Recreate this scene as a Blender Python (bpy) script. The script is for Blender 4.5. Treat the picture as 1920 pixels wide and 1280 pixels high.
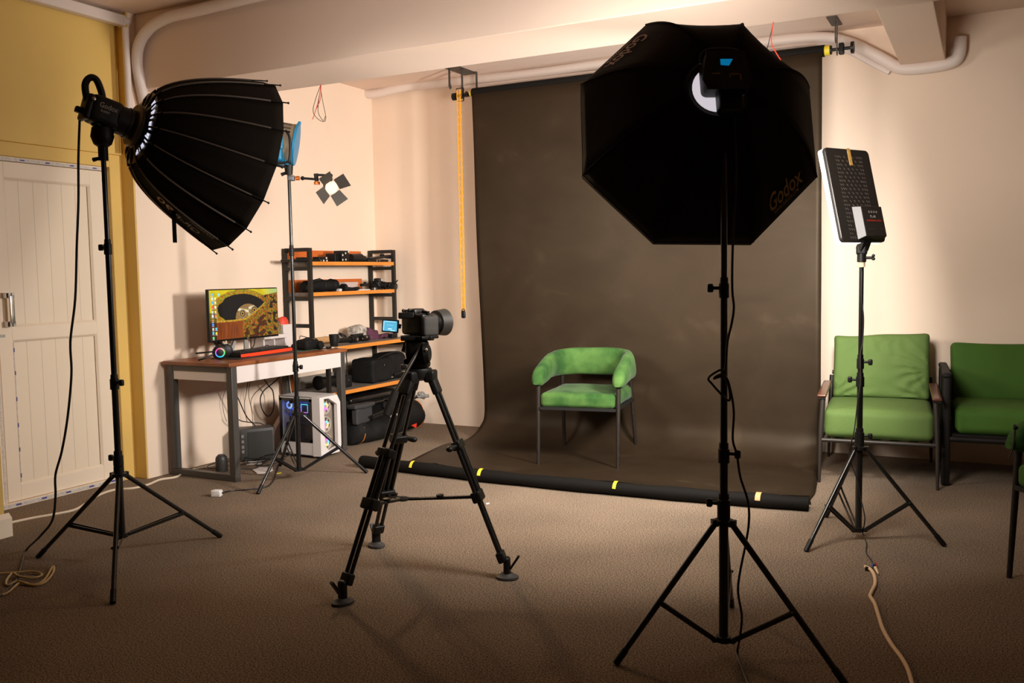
import bpy, bmesh, math, random
from mathutils import Vector, Matrix, noise
random.seed(4)
V = Vector
for o in list(bpy.data.objects):
    bpy.data.objects.remove(o)
SC = bpy.context.scene
COL = SC.collection
PI = math.pi

# ------------------------------------------------------------ camera
CAM_H = 1.37
_yaw, _pit, _rol, _f = 0.4795, 0.07493, -0.01636, 1713.5
_cy, _sy, _cp, _sp = math.cos(_yaw), math.sin(_yaw), math.cos(_pit), math.sin(_pit)
CF = V((-_sy*_cp, _cy*_cp, -_sp)); _r = V((_cy, _sy, 0)); _u = _r.cross(CF)
CR = _r*math.cos(_rol) + _u*math.sin(_rol); CU = _u*math.cos(_rol) - _r*math.sin(_rol)
CP = V((0, 0, CAM_H))
cam = bpy.data.cameras.new('camera'); camo = bpy.data.objects.new('camera', cam); COL.objects.link(camo)
cam.sensor_width = 36; cam.lens = _f/1920*36; cam.clip_start = 0.05; cam.clip_end = 60
_m = Matrix((CR, CU, -CF)).transposed().to_4x4(); _m.translation = CP
camo.matrix_world = _m
SC.camera = camo
# ------------------------------------------------------------ world, view
w = bpy.data.worlds.new('world'); SC.world = w; w.use_nodes = True
w.node_tree.nodes['Background'].inputs[0].default_value = (1, .82, .62, 1)
w.node_tree.nodes['Background'].inputs[1].default_value = 0.15
SC.view_settings.view_transform = 'Standard'; SC.view_settings.look = 'None'
SC.view_settings.exposure = 0.3; SC.view_settings.gamma = 1; SC.view_settings.use_curve_mapping = False
# light strengths (radiance of the diffusers, lamp powers)
OCTA_E, DISH_E, LED_E, PARA_E, SPOT_W = 5.0, 0.62, 10.0, 2.0, 48.0
OCTA_W, PARA_W, LED_W = 47.0, 15.0, 74.0
OCTA_SPREAD, PARA_SPREAD, LED_SPREAD = 2.45, 1.75, 2.35


# ------------------------------------------------------------ measuring helpers (survey of the place)
def ray(x, y): return CF + CR*((x-960)/_f) - CU*((y-640)/_f)
def fl(x, y, z=0.0):
    d = ray(x, y); return CP + d*((z-CAM_H)/d.z)
def onX(x, y, X):
    d = ray(x, y); return CP + d*(X/d.x)
def onY(x, y, Y):
    d = ray(x, y); return CP + d*(Y/d.y)
def vz(x, y, P):                       # same depth as the upright line through P
    d = ray(x, y); n = V((CF.x, CF.y)); return CP + d*(n.dot(V((P[0], P[1])))/n.dot(V((d.x, d.y))))


# ------------------------------------------------------------ materials
_M = {}
def mat(name, col=(.5, .5, .5), rough=.6, metal=0., var=0., vscale=8., bump=0., bscale=60., coat=0., sheen=0.,
        col2=None, emit=None, es=0., alpha=1., trans=0., spec=.5, detail=4.):
    if name in _M: return _M[name]
    m = bpy.data.materials.new(name); m.use_nodes = True; nt = m.node_tree; N = nt.nodes; L = nt.links
    b = N['Principled BSDF']
    b.inputs['Base Color'].default_value = (*col, 1); b.inputs['Roughness'].default_value = rough
    b.inputs['Metallic'].default_value = metal; b.inputs['Specular IOR Level'].default_value = spec
    if coat: b.inputs['Coat Weight'].default_value = coat; b.inputs['Coat Roughness'].default_value = .15
    if sheen:
        b.inputs['Sheen Weight'].default_value = sheen; b.inputs['Sheen Roughness'].default_value = .4
    if trans: b.inputs['Transmission Weight'].default_value = trans
    if alpha < 1: b.inputs['Alpha'].default_value = alpha
    if emit: b.inputs['Emission Color'].default_value = (*emit, 1); b.inputs['Emission Strength'].default_value = es
    if var or bump or col2:
        tc = N.new('ShaderNodeTexCoord')
    if var or col2:
        n = N.new('ShaderNodeTexNoise'); n.inputs['Scale'].default_value = vscale; n.inputs['Detail'].default_value = detail
        L.new(tc.outputs['Object'], n.inputs['Vector'])
        r = N.new('ShaderNodeValToRGB'); L.new(n.outputs['Fac'], r.inputs['Fac'])
        c2 = col2 or tuple(min(1, c*(1+var)) for c in col)
        c1 = tuple(c*(1-var) for c in col) if not col2 else col
        r.color_ramp.elements[0].position = .33; r.color_ramp.elements[0].color = (*c1, 1)
        r.color_ramp.elements[1].position = .67; r.color_ramp.elements[1].color = (*c2, 1)
        L.new(r.outputs['Color'], b.inputs['Base Color'])
    if bump:
        n2 = N.new('ShaderNodeTexNoise'); n2.inputs['Scale'].default_value = bscale; n2.inputs['Detail'].default_value = 3
        L.new(tc.outputs['Object'], n2.inputs['Vector'])
        bp = N.new('ShaderNodeBump'); bp.inputs['Strength'].default_value = bump; bp.inputs['Distance'].default_value = .01
        L.new(n2.outputs['Fac'], bp.inputs['Height']); L.new(bp.outputs['Normal'], b.inputs['Normal'])
    _M[name] = m; return m

def mat_emit_attr(name, strength):
    if name in _M: return _M[name]
    m = bpy.data.materials.new(name); m.use_nodes = True; nt = m.node_tree
    b = nt.nodes['Principled BSDF']; a = nt.nodes.new('ShaderNodeAttribute'); a.attribute_name = 'Col'
    b.inputs['Base Color'].default_value = (.01, .01, .01, 1); b.inputs['Roughness'].default_value = .3
    nt.links.new(a.outputs['Color'], b.inputs['Emission Color']); b.inputs['Emission Strength'].default_value = strength
    _M[name] = m; return m

def mat_carpet():
    m = bpy.data.materials.new('carpet'); m.use_nodes = True; nt = m.node_tree; N = nt.nodes; L = nt.links
    b = N['Principled BSDF']; b.inputs['Roughness'].default_value = .95; b.inputs['Specular IOR Level'].default_value = .15
    tc = N.new('ShaderNodeTexCoord')
    fine = N.new('ShaderNodeTexNoise'); fine.inputs['Scale'].default_value = 150; fine.inputs['Detail'].default_value = 5; fine.inputs['Roughness'].default_value = .75
    big = N.new('ShaderNodeTexNoise'); big.inputs['Scale'].default_value = 1.7; big.inputs['Detail'].default_value = 6
    for n in (fine, big): L.new(tc.outputs['Object'], n.inputs['Vector'])
    r = N.new('ShaderNodeValToRGB'); L.new(fine.outputs['Fac'], r.inputs['Fac'])
    r.color_ramp.elements[0].position = .40; r.color_ramp.elements[0].color = (.046, .032, .022, 1)
    r.color_ramp.elements[1].position = .62; r.color_ramp.elements[1].color = (.40, .300, .212, 1)
    r2 = N.new('ShaderNodeValToRGB'); L.new(big.outputs['Fac'], r2.inputs['Fac'])
    r2.color_ramp.elements[0].position = .3; r2.color_ramp.elements[0].color = (.84, .84, .84, 1)
    r2.color_ramp.elements[1].position = .7; r2.color_ramp.elements[1].color = (1.08, 1.06, 1.05, 1)
    mx = N.new('ShaderNodeMix'); mx.data_type = 'RGBA'; mx.blend_type = 'MULTIPLY'; mx.inputs[0].default_value = 1
    L.new(r.outputs['Color'], mx.inputs[6]); L.new(r2.outputs['Color'], mx.inputs[7]); L.new(mx.outputs[2], b.inputs['Base Color'])
    bp = N.new('ShaderNodeBump'); bp.inputs['Strength'].default_value = .7; bp.inputs['Distance'].default_value = .004
    L.new(fine.outputs['Fac'], bp.inputs['Height']); L.new(bp.outputs['Normal'], b.inputs['Normal'])
    return m

def mat_paper():                        # dark seamless paper: dusty scuffs low down, faint ripples
    m = bpy.data.materials.new('backdrop_paper'); m.use_nodes = True; nt = m.node_tree; N = nt.nodes; L = nt.links
    b = N['Principled BSDF']; b.inputs['Roughness'].default_value = .5; b.inputs['Specular IOR Level'].default_value = .22; b.inputs['Specular Tint'].default_value = (1, .82, .62, 1)
    tc = N.new('ShaderNodeTexCoord')
    mp = N.new('ShaderNodeMapping'); mp.inputs['Scale'].default_value = (.9, 1.2, 1.3); L.new(tc.outputs['Object'], mp.inputs['Vector'])
    n = N.new('ShaderNodeTexNoise'); n.inputs['Scale'].default_value = 2.2; n.inputs['Detail'].default_value = 9; n.inputs['Roughness'].default_value = .62; n.inputs['Distortion'].default_value = .6
    L.new(mp.outputs['Vector'], n.inputs['Vector'])
    r = N.new('ShaderNodeValToRGB'); L.new(n.outputs['Fac'], r.inputs['Fac'])
    e = r.color_ramp.elements; e[0].position = .35; e[0].color = (.0185, .0115, .0062, 1); e[1].position = .6; e[1].color = (.025, .0158, .0088, 1)
    x = e.new(.80); x.color = (.046, .031, .018, 1)
    L.new(r.outputs['Color'], b.inputs['Base Color'])
    n2 = N.new('ShaderNodeTexNoise'); n2.inputs['Scale'].default_value = 2.0; n2.inputs['Detail'].default_value = 1
    L.new(mp.outputs['Vector'], n2.inputs['Vector'])
    bp = N.new('ShaderNodeBump'); bp.inputs['Strength'].default_value = .22; bp.inputs['Distance'].default_value = .02
    L.new(n2.outputs['Fac'], bp.inputs['Height']); L.new(bp.outputs['Normal'], b.inputs['Normal'])
    return m

def mat_planks(name, col, period, axis='Y', groove=.03):      # tongue-and-groove boards
    m = bpy.data.materials.new(name); m.use_nodes = True; nt = m.node_tree; N = nt.nodes; L = nt.links
    b = N['Principled BSDF']; b.inputs['Roughness'].default_value = .35
    tc = N.new('ShaderNodeTexCoord'); sp = N.new('ShaderNodeSeparateXYZ'); L.new(tc.outputs['Object'], sp.inputs[0])
    md = N.new('ShaderNodeMath'); md.operation = 'MODULO'; md.inputs[1].default_value = period
    ad = N.new('ShaderNodeMath'); ad.operation = 'ADD'; ad.inputs[1].default_value = 10*period
    L.new(sp.outputs[axis], ad.inputs[0]); L.new(ad.outputs[0], md.inputs[0])
    lt = N.new('ShaderNodeMath'); lt.operation = 'LESS_THAN'; lt.inputs[1].default_value = period*groove; L.new(md.outputs[0], lt.inputs[0])
    mx = N.new('ShaderNodeMix'); mx.data_type = 'RGBA'; L.new(lt.outputs[0], mx.inputs[0])
    mx.inputs[6].default_value = (*col, 1); mx.inputs[7].default_value = tuple(c*.62 for c in col)+(1,)
    L.new(mx.outputs[2], b.inputs['Base Color'])
    return m

CREAM = mat('cream_wall_paint', (.86, .68, .53), .75, var=.03, vscale=1.3, bump=.12, bscale=14)
CEIL = mat('ceiling_paint', (.78, .61, .50), .8, var=.02, vscale=1.0, bump=.1, bscale=10)
YELLOW = mat('yellow_wall_paint', (.74, .49, .13), .62, var=.06, vscale=1.4, bump=.1, bscale=9)
CARPET = mat_carpet(); PAPER = mat_paper()
UPVC = mat('white_door_plastic', (.88, .74, .58), .35, var=.02, vscale=3)
PLANK = mat_planks('white_door_boards', (.87, .73, .56), .098)
BLK = mat('black_plastic', (.006, .0055, .005), .45, spec=.3, var=.2, vscale=20)
BLKG = mat('black_gloss_metal', (.007, .0065, .006), .28, .0, coat=.35, spec=.4)
BLKM = mat('matt_black_metal', (.010, .009, .008), .5, .1, spec=.35)
BLKF = mat('black_softbox_fabric', (.016, .012, .009), .75, spec=.08, bump=.15, bscale=40)
BLKN = mat('black_nylon', (.0075, .007, .0065), .75, spec=.2, var=.3, vscale=9, bump=.3, bscale=30)
RIBG = mat('grey_rib_sleeve', (.16, .13, .11), .35, .1)
CHROME = mat('chrome', (.6, .57, .53), .25, 1.)
BRASS = mat('dull_brass_ring', (.20, .155, .085), .45, .7)
BLUE = mat('blue_lamp_housing', (.012, .22, .42), .4)
SILVER = mat('silver_lamp_barrel', (.36, .28, .19), .5, .3)
WHITE = mat('white_plastic', (.82, .78, .75), .35)
WHITEL = mat('white_laminate', (.74, .66, .62), .4)
GREYL = mat('grey_powdercoated_leg', (.075, .068, .060), .45, .2)
BROWNW = mat('brown_wood_laminate', (.26, .085, .028), .35, var=.25, vscale=5)
ORANGE = mat('orange_shelf_edge', (.72, .25, .035), .45, var=.08, vscale=5)
ORANGB = mat('orange_back_panel', (.62, .135, .018), .5)
GREYTOP = mat('grey_laminate_top', (.17, .145, .125), .5, var=.1, vscale=6)
RACKM = mat('dark_rack_frame', (.024, .021, .017), .5, .1, spec=.3)
VELVET = mat('green_velvet', (.020, .066, .013), .85, col2=(.068, .140, .032), vscale=7, sheen=.06, spec=.15, bump=.2, bscale=22)
CANV = mat('green_canvas', (.098, .165, .034), .8, var=.06, vscale=4, bump=.2, bscale=160)
CANVD = mat('dark_green_canvas', (.046, .125, .008), .82, var=.06, vscale=4, bump=.2, bscale=160)
PIPE = mat('white_pipe_wrap', (.78, .67, .60), .5, bump=.25, bscale=18)
RED = mat('red_plastic', (.75, .04, .015), .4)
REDG = mat('red_glow_strip', (.7, .03, .01), .4, emit=(1, .05, .01), es=.6)
YTAPE = mat('yellow_tape', (.75, .58, .03), .5)
OTAPE = mat('orange_tape', (.8, .36, .14), .5)
WOODC = mat('plywood_chip', (.60, .34, .09), .6, var=.2, vscale=60)
CHAINY = mat('orange_plastic_chain', (.95, .42, .015), .45)
CABW = mat('white_cable', (.78, .64, .48), .5)
CABC = mat('cream_extension_cord', (.74, .52, .32), .5)
CABB = mat('black_cable', (.012, .010, .009), .5)
CABG = mat('gold_cable', (.62, .42, .17), .4)
WIRER = mat('red_wire', (.75, .05, .03), .45)
GOLDT = mat('gold_print', (.36, .22, .07), .6)
PINKT = mat('pale_print', (.50, .33, .24), .6)
GREYT = mat('grey_print', (.42, .38, .33), .6)
WDIFF = mat('glowing_diffuser', (.9, .9, .9), .6, emit=(1, .93, .86), es=OCTA_E)
WDIFP = mat('glowing_parabolic_diffuser', (.9, .9, .9), .6, emit=(1, .93, .86), es=PARA_E)
LEDM = mat('led_diffuser', (.9, .9, .9), .5, emit=(1, .95, .91), es=LED_E)
GREYP = mat('grey_plastic', (.20, .185, .17), .5)
DKGREY = mat('dark_grey_casing', (.038, .036, .032), .45)
GLASSD = mat('smoked_glass', (.02, .02, .03), .08, trans=.0, alpha=.35)
PURPLE = mat('purple_cloth', (.09, .025, .05), .9, var=.3, vscale=20, bump=.5, bscale=30)
CLOTHW = mat('crumpled_white_bag', (.62, .55, .47), .6, col2=(.15, .13, .11), vscale=28, bump=.5, bscale=30)
LEAF = mat('green_leaf', (.03, .09, .02), .5)
CLEAR = mat('clear_plastic', (.75, .62, .58), .25, alpha=.62)
FILM = mat('protective_film', (.62, .56, .50), .4, var=.15, vscale=60)
MARK = mat('blue_film_print', (.07, .06, .28), .5)
LETWOOD = mat('polished_arm_wood', (.10, .028, .012), .35, coat=.25)


# ------------------------------------------------------------ mesh builder
class MB:
    def __init__(s): s.bm = bmesh.new(); s.mi = 0; s.cols = None
    def face(s, vs):
        try:
            f = s.bm.faces.new(vs); f.material_index = s.mi; f.smooth = True; return f
        except ValueError: return None
    def v(s, p): return s.bm.verts.new(p)
    def box(s, c, size, rot=None, flat=True):
        c = V(c); h = V(size)/2; R = rot or Matrix.Identity(3); vs = []
        for x in (-1, 1):
            for y in (-1, 1):
                for z in (-1, 1): vs.append(s.v(c + R @ V((x*h.x, y*h.y, z*h.z))))
        for q in ((0, 1, 3, 2), (4, 6, 7, 5), (0, 4, 5, 1), (2, 3, 7, 6), (0, 2, 6, 4), (1, 5, 7, 3)):
            f = s.face([vs[i] for i in q]); f.smooth = False
        return s
    def bb(s, a, b):
        a = V(a); b = V(b); return s.box((a+b)/2, (abs(b.x-a.x), abs(b.y-a.y), abs(b.z-a.z)))
    def rbox(s, c, size, r=.01, rot=None, n=3, puff=(0, 0, 0), wr=0., seed=0, wf=14., seg=None, disp=None):
        """rounded, optionally puffed and wrinkled box"""
        c = V(c); h = V(size)/2; R = rot or Matrix.Identity(3); r = min(r, min(h)*.98)
        n = seg or n
        def pt(u):
            p = V((u[0]*h.x, u[1]*h.y, u[2]*h.z)); q = V([max(-(h[i]-r), min(h[i]-r, p[i])) for i in range(3)])
            d = p-q
            if d.length > 1e-9: p = q + d.normalized()*r
            f = [(1-u[0]**2), (1-u[1]**2), (1-u[2]**2)]
            for i in range(3):
                if puff[i]:
                    j, k = (i+1) % 3, (i+2) % 3
                    p[i] += puff[i]*u[i]*max(0, f[j])**.5*max(0, f[k])**.5
            if wr:
                p += V((1, 1, 1))*0
                nn = noise.noise_vector(V((p.x*wf+seed*7, p.y*wf, p.z*wf)))
                p += nn*wr
            if disp: p = p + V(disp(u))
            return c + R @ p
        def grid(k):            # parameter values, denser at the rounded rims
            t = []
            for i in range(3):
                a = (h[i]-r)/h[i]; ins = max(1, k)
                t.append([-1, -(1+a)/2] + [-a + 2*a*j/ins for j in range(ins+1)] + [(1+a)/2, 1])
            return t
        T = grid(n); cache = {}
        def gv(i, j, k):
            key = (i, j, k)
            if key not in cache: cache[key] = s.v(pt((T[0][i], T[1][j], T[2][k])))
            return cache[key]
        m = len(T[0])-1
        for a in range(m):
            for b in range(m):
                s.face([gv(0, a, b), gv(0, a, b+1), gv(0, a+1, b+1), gv(0, a+1, b)])
                s.face([gv(m, a, b), gv(m, a+1, b), gv(m, a+1, b+1), gv(m, a, b+1)])
                s.face([gv(a, 0, b), gv(a+1, 0, b), gv(a+1, 0, b+1), gv(a, 0, b+1)])
                s.face([gv(a, m, b), gv(a, m, b+1), gv(a+1, m, b+1), gv(a+1, m, b)])
                s.face([gv(a, b, 0), gv(a, b+1, 0), gv(a+1, b+1, 0), gv(a+1, b, 0)])
                s.face([gv(a, b, m), gv(a+1, b, m), gv(a+1, b+1, m), gv(a, b+1, m)])
        return s
    def loft(s, rings, cap=True, closed=True):
        R = [[s.v(p) for p in r] for r in rings]; n = len(R[0])
        for a, b in zip(R, R[1:]):
            for i in range(n if closed else n-1): s.face([a[i], a[(i+1) % n], b[(i+1) % n], b[i]])
        if cap and closed:
            f = s.face(list(reversed(R[0]))); g = s.face(R[-1])
            for q in (f, g):
                if q: q.smooth = False
        return s
    def cyl(s, a, b, r, r2=None, n=16, cap=True):
        a, b = V(a), V(b); d = (b-a).normalized(); e = d.orthogonal().normalized(); g = d.cross(e); r2 = r if r2 is None else r2
        s.loft([[p + (e*math.cos(2*PI*i/n)+g*math.sin(2*PI*i/n))*q for i in range(n)] for p, q in ((a, r), (b, r2))], cap)
        return s
    def lathe(s, o, d, prof, n=20, up=None):            # prof: (distance along d, radius)
        o, d = V(o), V(d).normalized(); e = d.orthogonal().normalized(); g = d.cross(e)
        s.loft([[o + d*h + (e*math.cos(2*PI*i/n)+g*math.sin(2*PI*i/n))*max(r, 1e-4) for i in range(n)] for h, r in prof]); return s
    def tube(s, pts, r, n=8, sm=6, cap=True):
        P = [V(p) for p in pts]
        if sm and len(P) > 2:
            Q = []
            for i in range(len(P)-1):
                p0, p1, p2, p3 = P[max(0, i-1)], P[i], P[i+1], P[min(len(P)-1, i+2)]
                for k in range(sm):
                    t = k/sm; Q.append(.5*((2*p1)+(p2-p0)*t+(2*p0-5*p1+4*p2-p3)*t*t+(3*p1-p0-3*p2+p3)*t**3))
            Q.append(P[-1]); P = Q
        up = None; rings = []
        for i, p in enumerate(P):
            d = (P[min(i+1, len(P)-1)]-P[max(i-1, 0)])
            if d.length < 1e-9: continue
            d.normalize()
            up = d.orthogonal().normalized() if up is None else (up - d*up.dot(d)).normalized()
            g = d.cross(up); rr = r if not callable(r) else r(i/(len(P)-1))
            rings.append([p + (up*math.cos(2*PI*j/n)+g*math.sin(2*PI*j/n))*rr for j in range(n)])
        s.loft(rings, cap); return s
    def bar(s, a, b, w1, w2, up=(0, 0, 1)):            # rectangular bar from a to b
        a, b = V(a), V(b); d = b-a; L = d.length; d.normalize(); up = V(up)
        if abs(d.dot(up)) > .98: up = V((1, 0, 0))
        x = d.cross(up).normalized(); z = x.cross(d)
        s.box((a+b)/2, (w1, L, w2), Matrix((x, d, z)).transposed()); return s
    def ball(s, c, r, n=12, sc=(1, 1, 1)):
        c = V(c); s.loft([[c + V((math.cos(2*PI*i/n)*math.sin(PI*k/n)*r*sc[0], math.sin(2*PI*i/n)*math.sin(PI*k/n)*r*sc[1], -math.cos(PI*k/n)*r*sc[2])) for i in range(n)] for k in [.15]+list(range(1, n))+[n-.15]])
        return s
    def prism(s, poly, dirv):
        dirv = V(dirv); A = [s.v(p) for p in poly]; B = [s.v(V(p)+dirv) for p in poly]; n = len(A)
        fs = [s.face(list(reversed(A))), s.face(B)] + [s.face([A[i], A[(i+1) % n], B[(i+1) % n], B[i]]) for i in range(n)]
        for f in fs:
            if f: f.smooth = False
        return s
    def torus(s, c, d, R, r, n=24, k=8, a0=0, a1=2*PI):
        c, d = V(c), V(d).normalized(); e = d.orthogonal().normalized(); g = d.cross(e)
        full = abs(a1-a0-2*PI) < 1e-6; m = n if full else n+1; rings = []
        for i in range(m):
            a = a0+(a1-a0)*i/n; q = e*math.cos(a)+g*math.sin(a)
            rings.append([c+q*(R+r*math.cos(2*PI*j/k))+d*r*math.sin(2*PI*j/k) for j in range(k)])
        if full: rings.append(rings[0])
        s.loft(rings, not full); 
        if full: bmesh.ops.remove_doubles(s.bm, verts=s.bm.verts, dist=1e-6)
        return s
    def text(s, txt, size, fn, extrude=0):
        """fn maps the flat text (x right, y up, metres, centred) to space"""
        for x, y, faces in [text_geo(txt, size)]:
            vs = [s.v(fn(a, b)) for a, b in zip(x, y)]
            for f in faces: s.face([vs[i] for i in f])
        return s
    def build(s, name, mats, parent=None, base=None, bevel=0, smooth=True):
        me = bpy.data.meshes.new(name)
        bm = s.bm; bmesh.ops.recalc_face_normals(bm, faces=bm.faces)
        off = V((0, 0, 0)); q = parent
        while q is not None: off += q.location; q = q.parent
        loc = V((0, 0, 0))
        if parent is None:
            xs = [v.co for v in bm.verts]
            loc = V(base) if base is not None else V(((min(p.x for p in xs)+max(p.x for p in xs))/2, (min(p.y for p in xs)+max(p.y for p in xs))/2, min(p.z for p in xs)))
        bmesh.ops.translate(bm, verts=bm.verts, vec=-(off+loc))
        bm.to_mesh(me)
        if s.cols is not None:
            at = me.color_attributes.new('Col', 'FLOAT_COLOR', 'POINT')
            for i, c in enumerate(s.cols): at.data[i].color = (*c, 1)
        bm.free()
        for m in (mats if isinstance(mats, (list, tuple)) else [mats]): me.materials.append(m)
        o = bpy.data.objects.new(name, me); COL.objects.link(o); o.location = loc; o.parent = parent
        if bevel:
            md = o.modifiers.new('bevel', 'BEVEL'); md.width = bevel; md.segments = 2; md.limit_method = 'ANGLE'; md.angle_limit = .7
        try: me.set_sharp_from_angle(angle=.75)
        except Exception: pass
        return o

_TX = {}
def text_geo(txt, size):
    if (txt, size) in _TX: return _TX[(txt, size)]
    c = bpy.data.curves.new('t', 'FONT'); c.body = txt; c.size = size; c.align_x = 'CENTER'; c.align_y = 'CENTER'; c.resolution_u = 3
    c.offset = size*.012
    o = bpy.data.objects.new('t', c); COL.objects.link(o)
    me = bpy.data.meshes.new_from_object(o)
    r = ([v.co.x for v in me.vertices], [v.co.y for v in me.vertices], [list(p.vertices) for p in me.polygons])
    bpy.data.objects.remove(o); bpy.data.meshes.remove(me); _TX[(txt, size)] = r; return r

def tag(o, label, cat, group=None):
    o['label'] = label; o['category'] = cat
    if group: o['group'] = group
    return o
def thing(name, loc, label, cat, group=None, rz=0):
    o = bpy.data.objects.new(name, None); COL.objects.link(o); o.location = V(loc); o.rotation_euler = (0, 0, rz); o.empty_display_size = .05
    return tag(o, label, cat, group)
def struct(o): o['kind'] = 'structure'; return o
def copy_tree(o, parent=None):
    c = o.copy(); COL.objects.link(c); c.parent = parent
    for ch in [x for x in bpy.data.objects if x.parent == o]: copy_tree(ch, c)
    return c
def frame(d, up=(0, 0, 1), roll=0.):   # rotation matrix with columns right, forward d, up
    d = V(d).normalized(); x = d.cross(V(up)).normalized(); z = x.cross(d)
    M = Matrix((x, d, z)).transposed()
    return M @ Matrix.Rotation(roll, 3, 'Y')

# ============================================================ THE ROOM
WX, DX, BY, RX, NY = -5.09, -5.20, 7.05, 3.6, -5.5
CZ1, CZ2, BZ, BM0, BM1, CBZ = 3.13, 3.06, 2.635, 4.40, 4.93, 2.755
CORN = 4.34
struct(MB().bb((DX-.6, NY-.1, -.1), (RX+.1, BY+.15, 0)).build('floor', CARPET, base=(0, 0, 0)))
struct(MB().bb((DX-.1, BY, 0), (RX+.1, BY+.12, 3.4)).build('wall_back', CREAM))
struct(MB().bb((WX-.5, CORN, 0), (WX, BY+.02, 3.4)).build('wall_left', [CREAM]))
struct(MB().bb((RX, NY, 0), (RX+.12, BY, 3.4)).build('wall_right', CREAM))
struct(MB().bb((DX-.4, NY-.12, 0), (RX+.1, NY, 3.4)).build('wall_front', CREAM))
mb = MB(); mb.bb((DX-.4, NY-.1, CZ1), (RX+.1, BM0+.05, CZ1+.12)); mb.bb((DX-.1, BM0+.05, CZ2), (RX+.1, BY, CZ2+.12))
struct(mb.build('ceiling', CEIL))
struct(MB().bb((DX-.1, BM0, BZ), (RX, BM1, CZ1)).build('trim_1', CEIL, bevel=.006))           # downstand beam across the room
struct(MB().bb((-.562, BM1, CBZ), (-.278, BY, CZ2+.02)).build('trim_2', CEIL, bevel=.006))     # cross beam to the back wall
# door wall, painted yellow, with the doorway recessed
DY0, DY1, DZ = 3.37, 4.235, 2.115
mb = MB()
mb.bb((DX-.4, NY, 0), (DX, DY0, 2.2)); mb.bb((DX-.4, DY1, 0), (DX, CORN, 2.2)); mb.bb((DX-.4, DY0, DZ), (DX, DY1, 2.2))
mb.bb((DX-.4, NY, 2.2), (DX+.018, CORN, 3.3))
mb.bb((WX-.12, CORN-.012, 0), (WX, CORN, 3.3))                                             # painted return of the projecting wall
struct(mb.build('wall_left', YELLOW, bevel=.003))
struct(MB().bb((DX-.1, 2.55, 0), (-4.66, 3.02, 3.3)).build('trim_3', YELLOW, bevel=.004))   # wall pier left of the door
mb = MB(); mb.bb((DX-.05, 2.53, 0), (-4.635, 3.045, .10)); mb.prism([(-4.66, 2.53, .10), (-4.635, 2.53, .10), (-4.66, 2.53, .125)], (0, .515, 0))
mb.prism([(-4.9, 3.045, .10), (-4.9, 3.02, .125), (-4.9, 3.02, .10)], (.24, 0, 0))
struct(mb.build('baseboard_left', UPVC))
mb = MB()
mb.bb((DX-.09, DY0, 0), (DX-.035, DY0+.05, DZ)); mb.bb((DX-.09, DY1-.022, 0), (DX-.035, DY1, DZ)); mb.bb((DX-.09, DY0, DZ-.025), (DX-.035, DY1, DZ))
mb.bb((DX-.09, DY0, 0), (DX-.005, DY1, .03))
dr = struct(mb.build('door_1', UPVC, base=(DX-.06, (DY0+DY1)/2, 0)))
# leaf : stiles, rails, boards
LX0, LX1 = DX-.085, DX-.030
y0, y1, z0, z1 = DY0+.05, DY1-.024, .032, DZ-.03
py0, py1 = 3.505, 4.10
mb = MB(); mb.bb((LX0, y0, z0), (LX1, py0, z1)); mb.bb((LX0, py1, z0), (LX1, y1, z1))
for a, b in ((z0, .125), (1.012, 1.093), (1.99, z1)): mb.bb((LX0, py0, a), (LX1, py1, b))
for a, b in ((.125, 1.012), (1.093, 1.99)):                                                 # bevelled beading
    for (ya, yb, s) in ((py0, py0+.014, 1), (py1, py1-.014, -1)):
        mb.prism([(LX1, ya, a), (LX1-.014, yb, a), (LX1-.014, ya, a)], (0, 0, b-a))
    mb.prism([(LX1, py0, b), (LX1-.014, py0, b-.014), (LX1-.014, py0, b)], (0, py1-py0, 0)); mb.prism([(LX1, py0, a), (LX1-.014, py0, a+.014), (LX1-.014, py0, a)], (0, py1-py0, 0))
leaf = mb.build('door_leaf', UPVC, dr, bevel=.002)
for a, b in ((.125, 1.012), (1.093, 1.99)):
    MB().bb((LX0+.01, py0, a), (LX1-.02, py1, b)).build('door_panel', PLANK, dr)
mb = MB()
for z in (1.112, 1.285):
    mb.bb((LX1, 3.452, z-.016), (LX1+.034, 3.476, z+.016)); mb.bb((LX1, 3.476, z-.014), (LX1+.05, 3.482, z+.014)); mb.bb((LX1+.042, 3.463, z-.014), (LX1+.05, 3.50, z+.014))
mb.rbox((LX1+.046, 3.482, 1.2), (.014, .03, .17), .005); mb.build('door_handle', CHROME, dr)
MB().cyl((LX1, 3.415, 1.045), (LX1+.045, 3.415, 1.045), .009).bb((LX1+.04, 3.36, 1.036), (LX1+.052, 3.425, 1.054)).build('door_lever', CHROME, dr)
mb = MB()
FX = DX-.034
mb.bb((FX-.001, DY1-.021, .03), (FX+.001, DY1-.002, DZ-.004)); mb.bb((FX-.001, DY0, DZ-.024), (FX+.001, DY1-.002, DZ-.004)); mb.bb((DX-.006, DY0, .004), (DX-.0035, DY1, .026))
mb.bb((FX-.001, DY0+.03, .03), (FX+.001, DY0+.045, DZ-.03))
mb.bb((LX1-.002, py0+.002, .14), (LX1+.0005, py0+.007, 1.0))
mb.mi = 1
for i in range(11):
    z = .14+i*.185; mb.bb((FX, DY1-.015, z), (FX+.0018, DY1-.008, z+.022)); mb.bb((FX, DY1-.013, z+.03), (FX+.0018, DY1-.011, z+.06))
for i in range(5):
    y = DY0+.08+i*.17; mb.bb((FX, y, DZ-.018), (FX+.0018, y+.03, DZ-.010)); mb.bb((DX-.004, y, .010), (DX-.003, y+.035, .020))
for z in (.17, .33, .48, .64, .80, .94): mb.bb((LX1, py0+.002, z), (LX1+.001, py0+.009, z+.025))
mb.build('protective_film', [FILM, MARK], dr)
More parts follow.
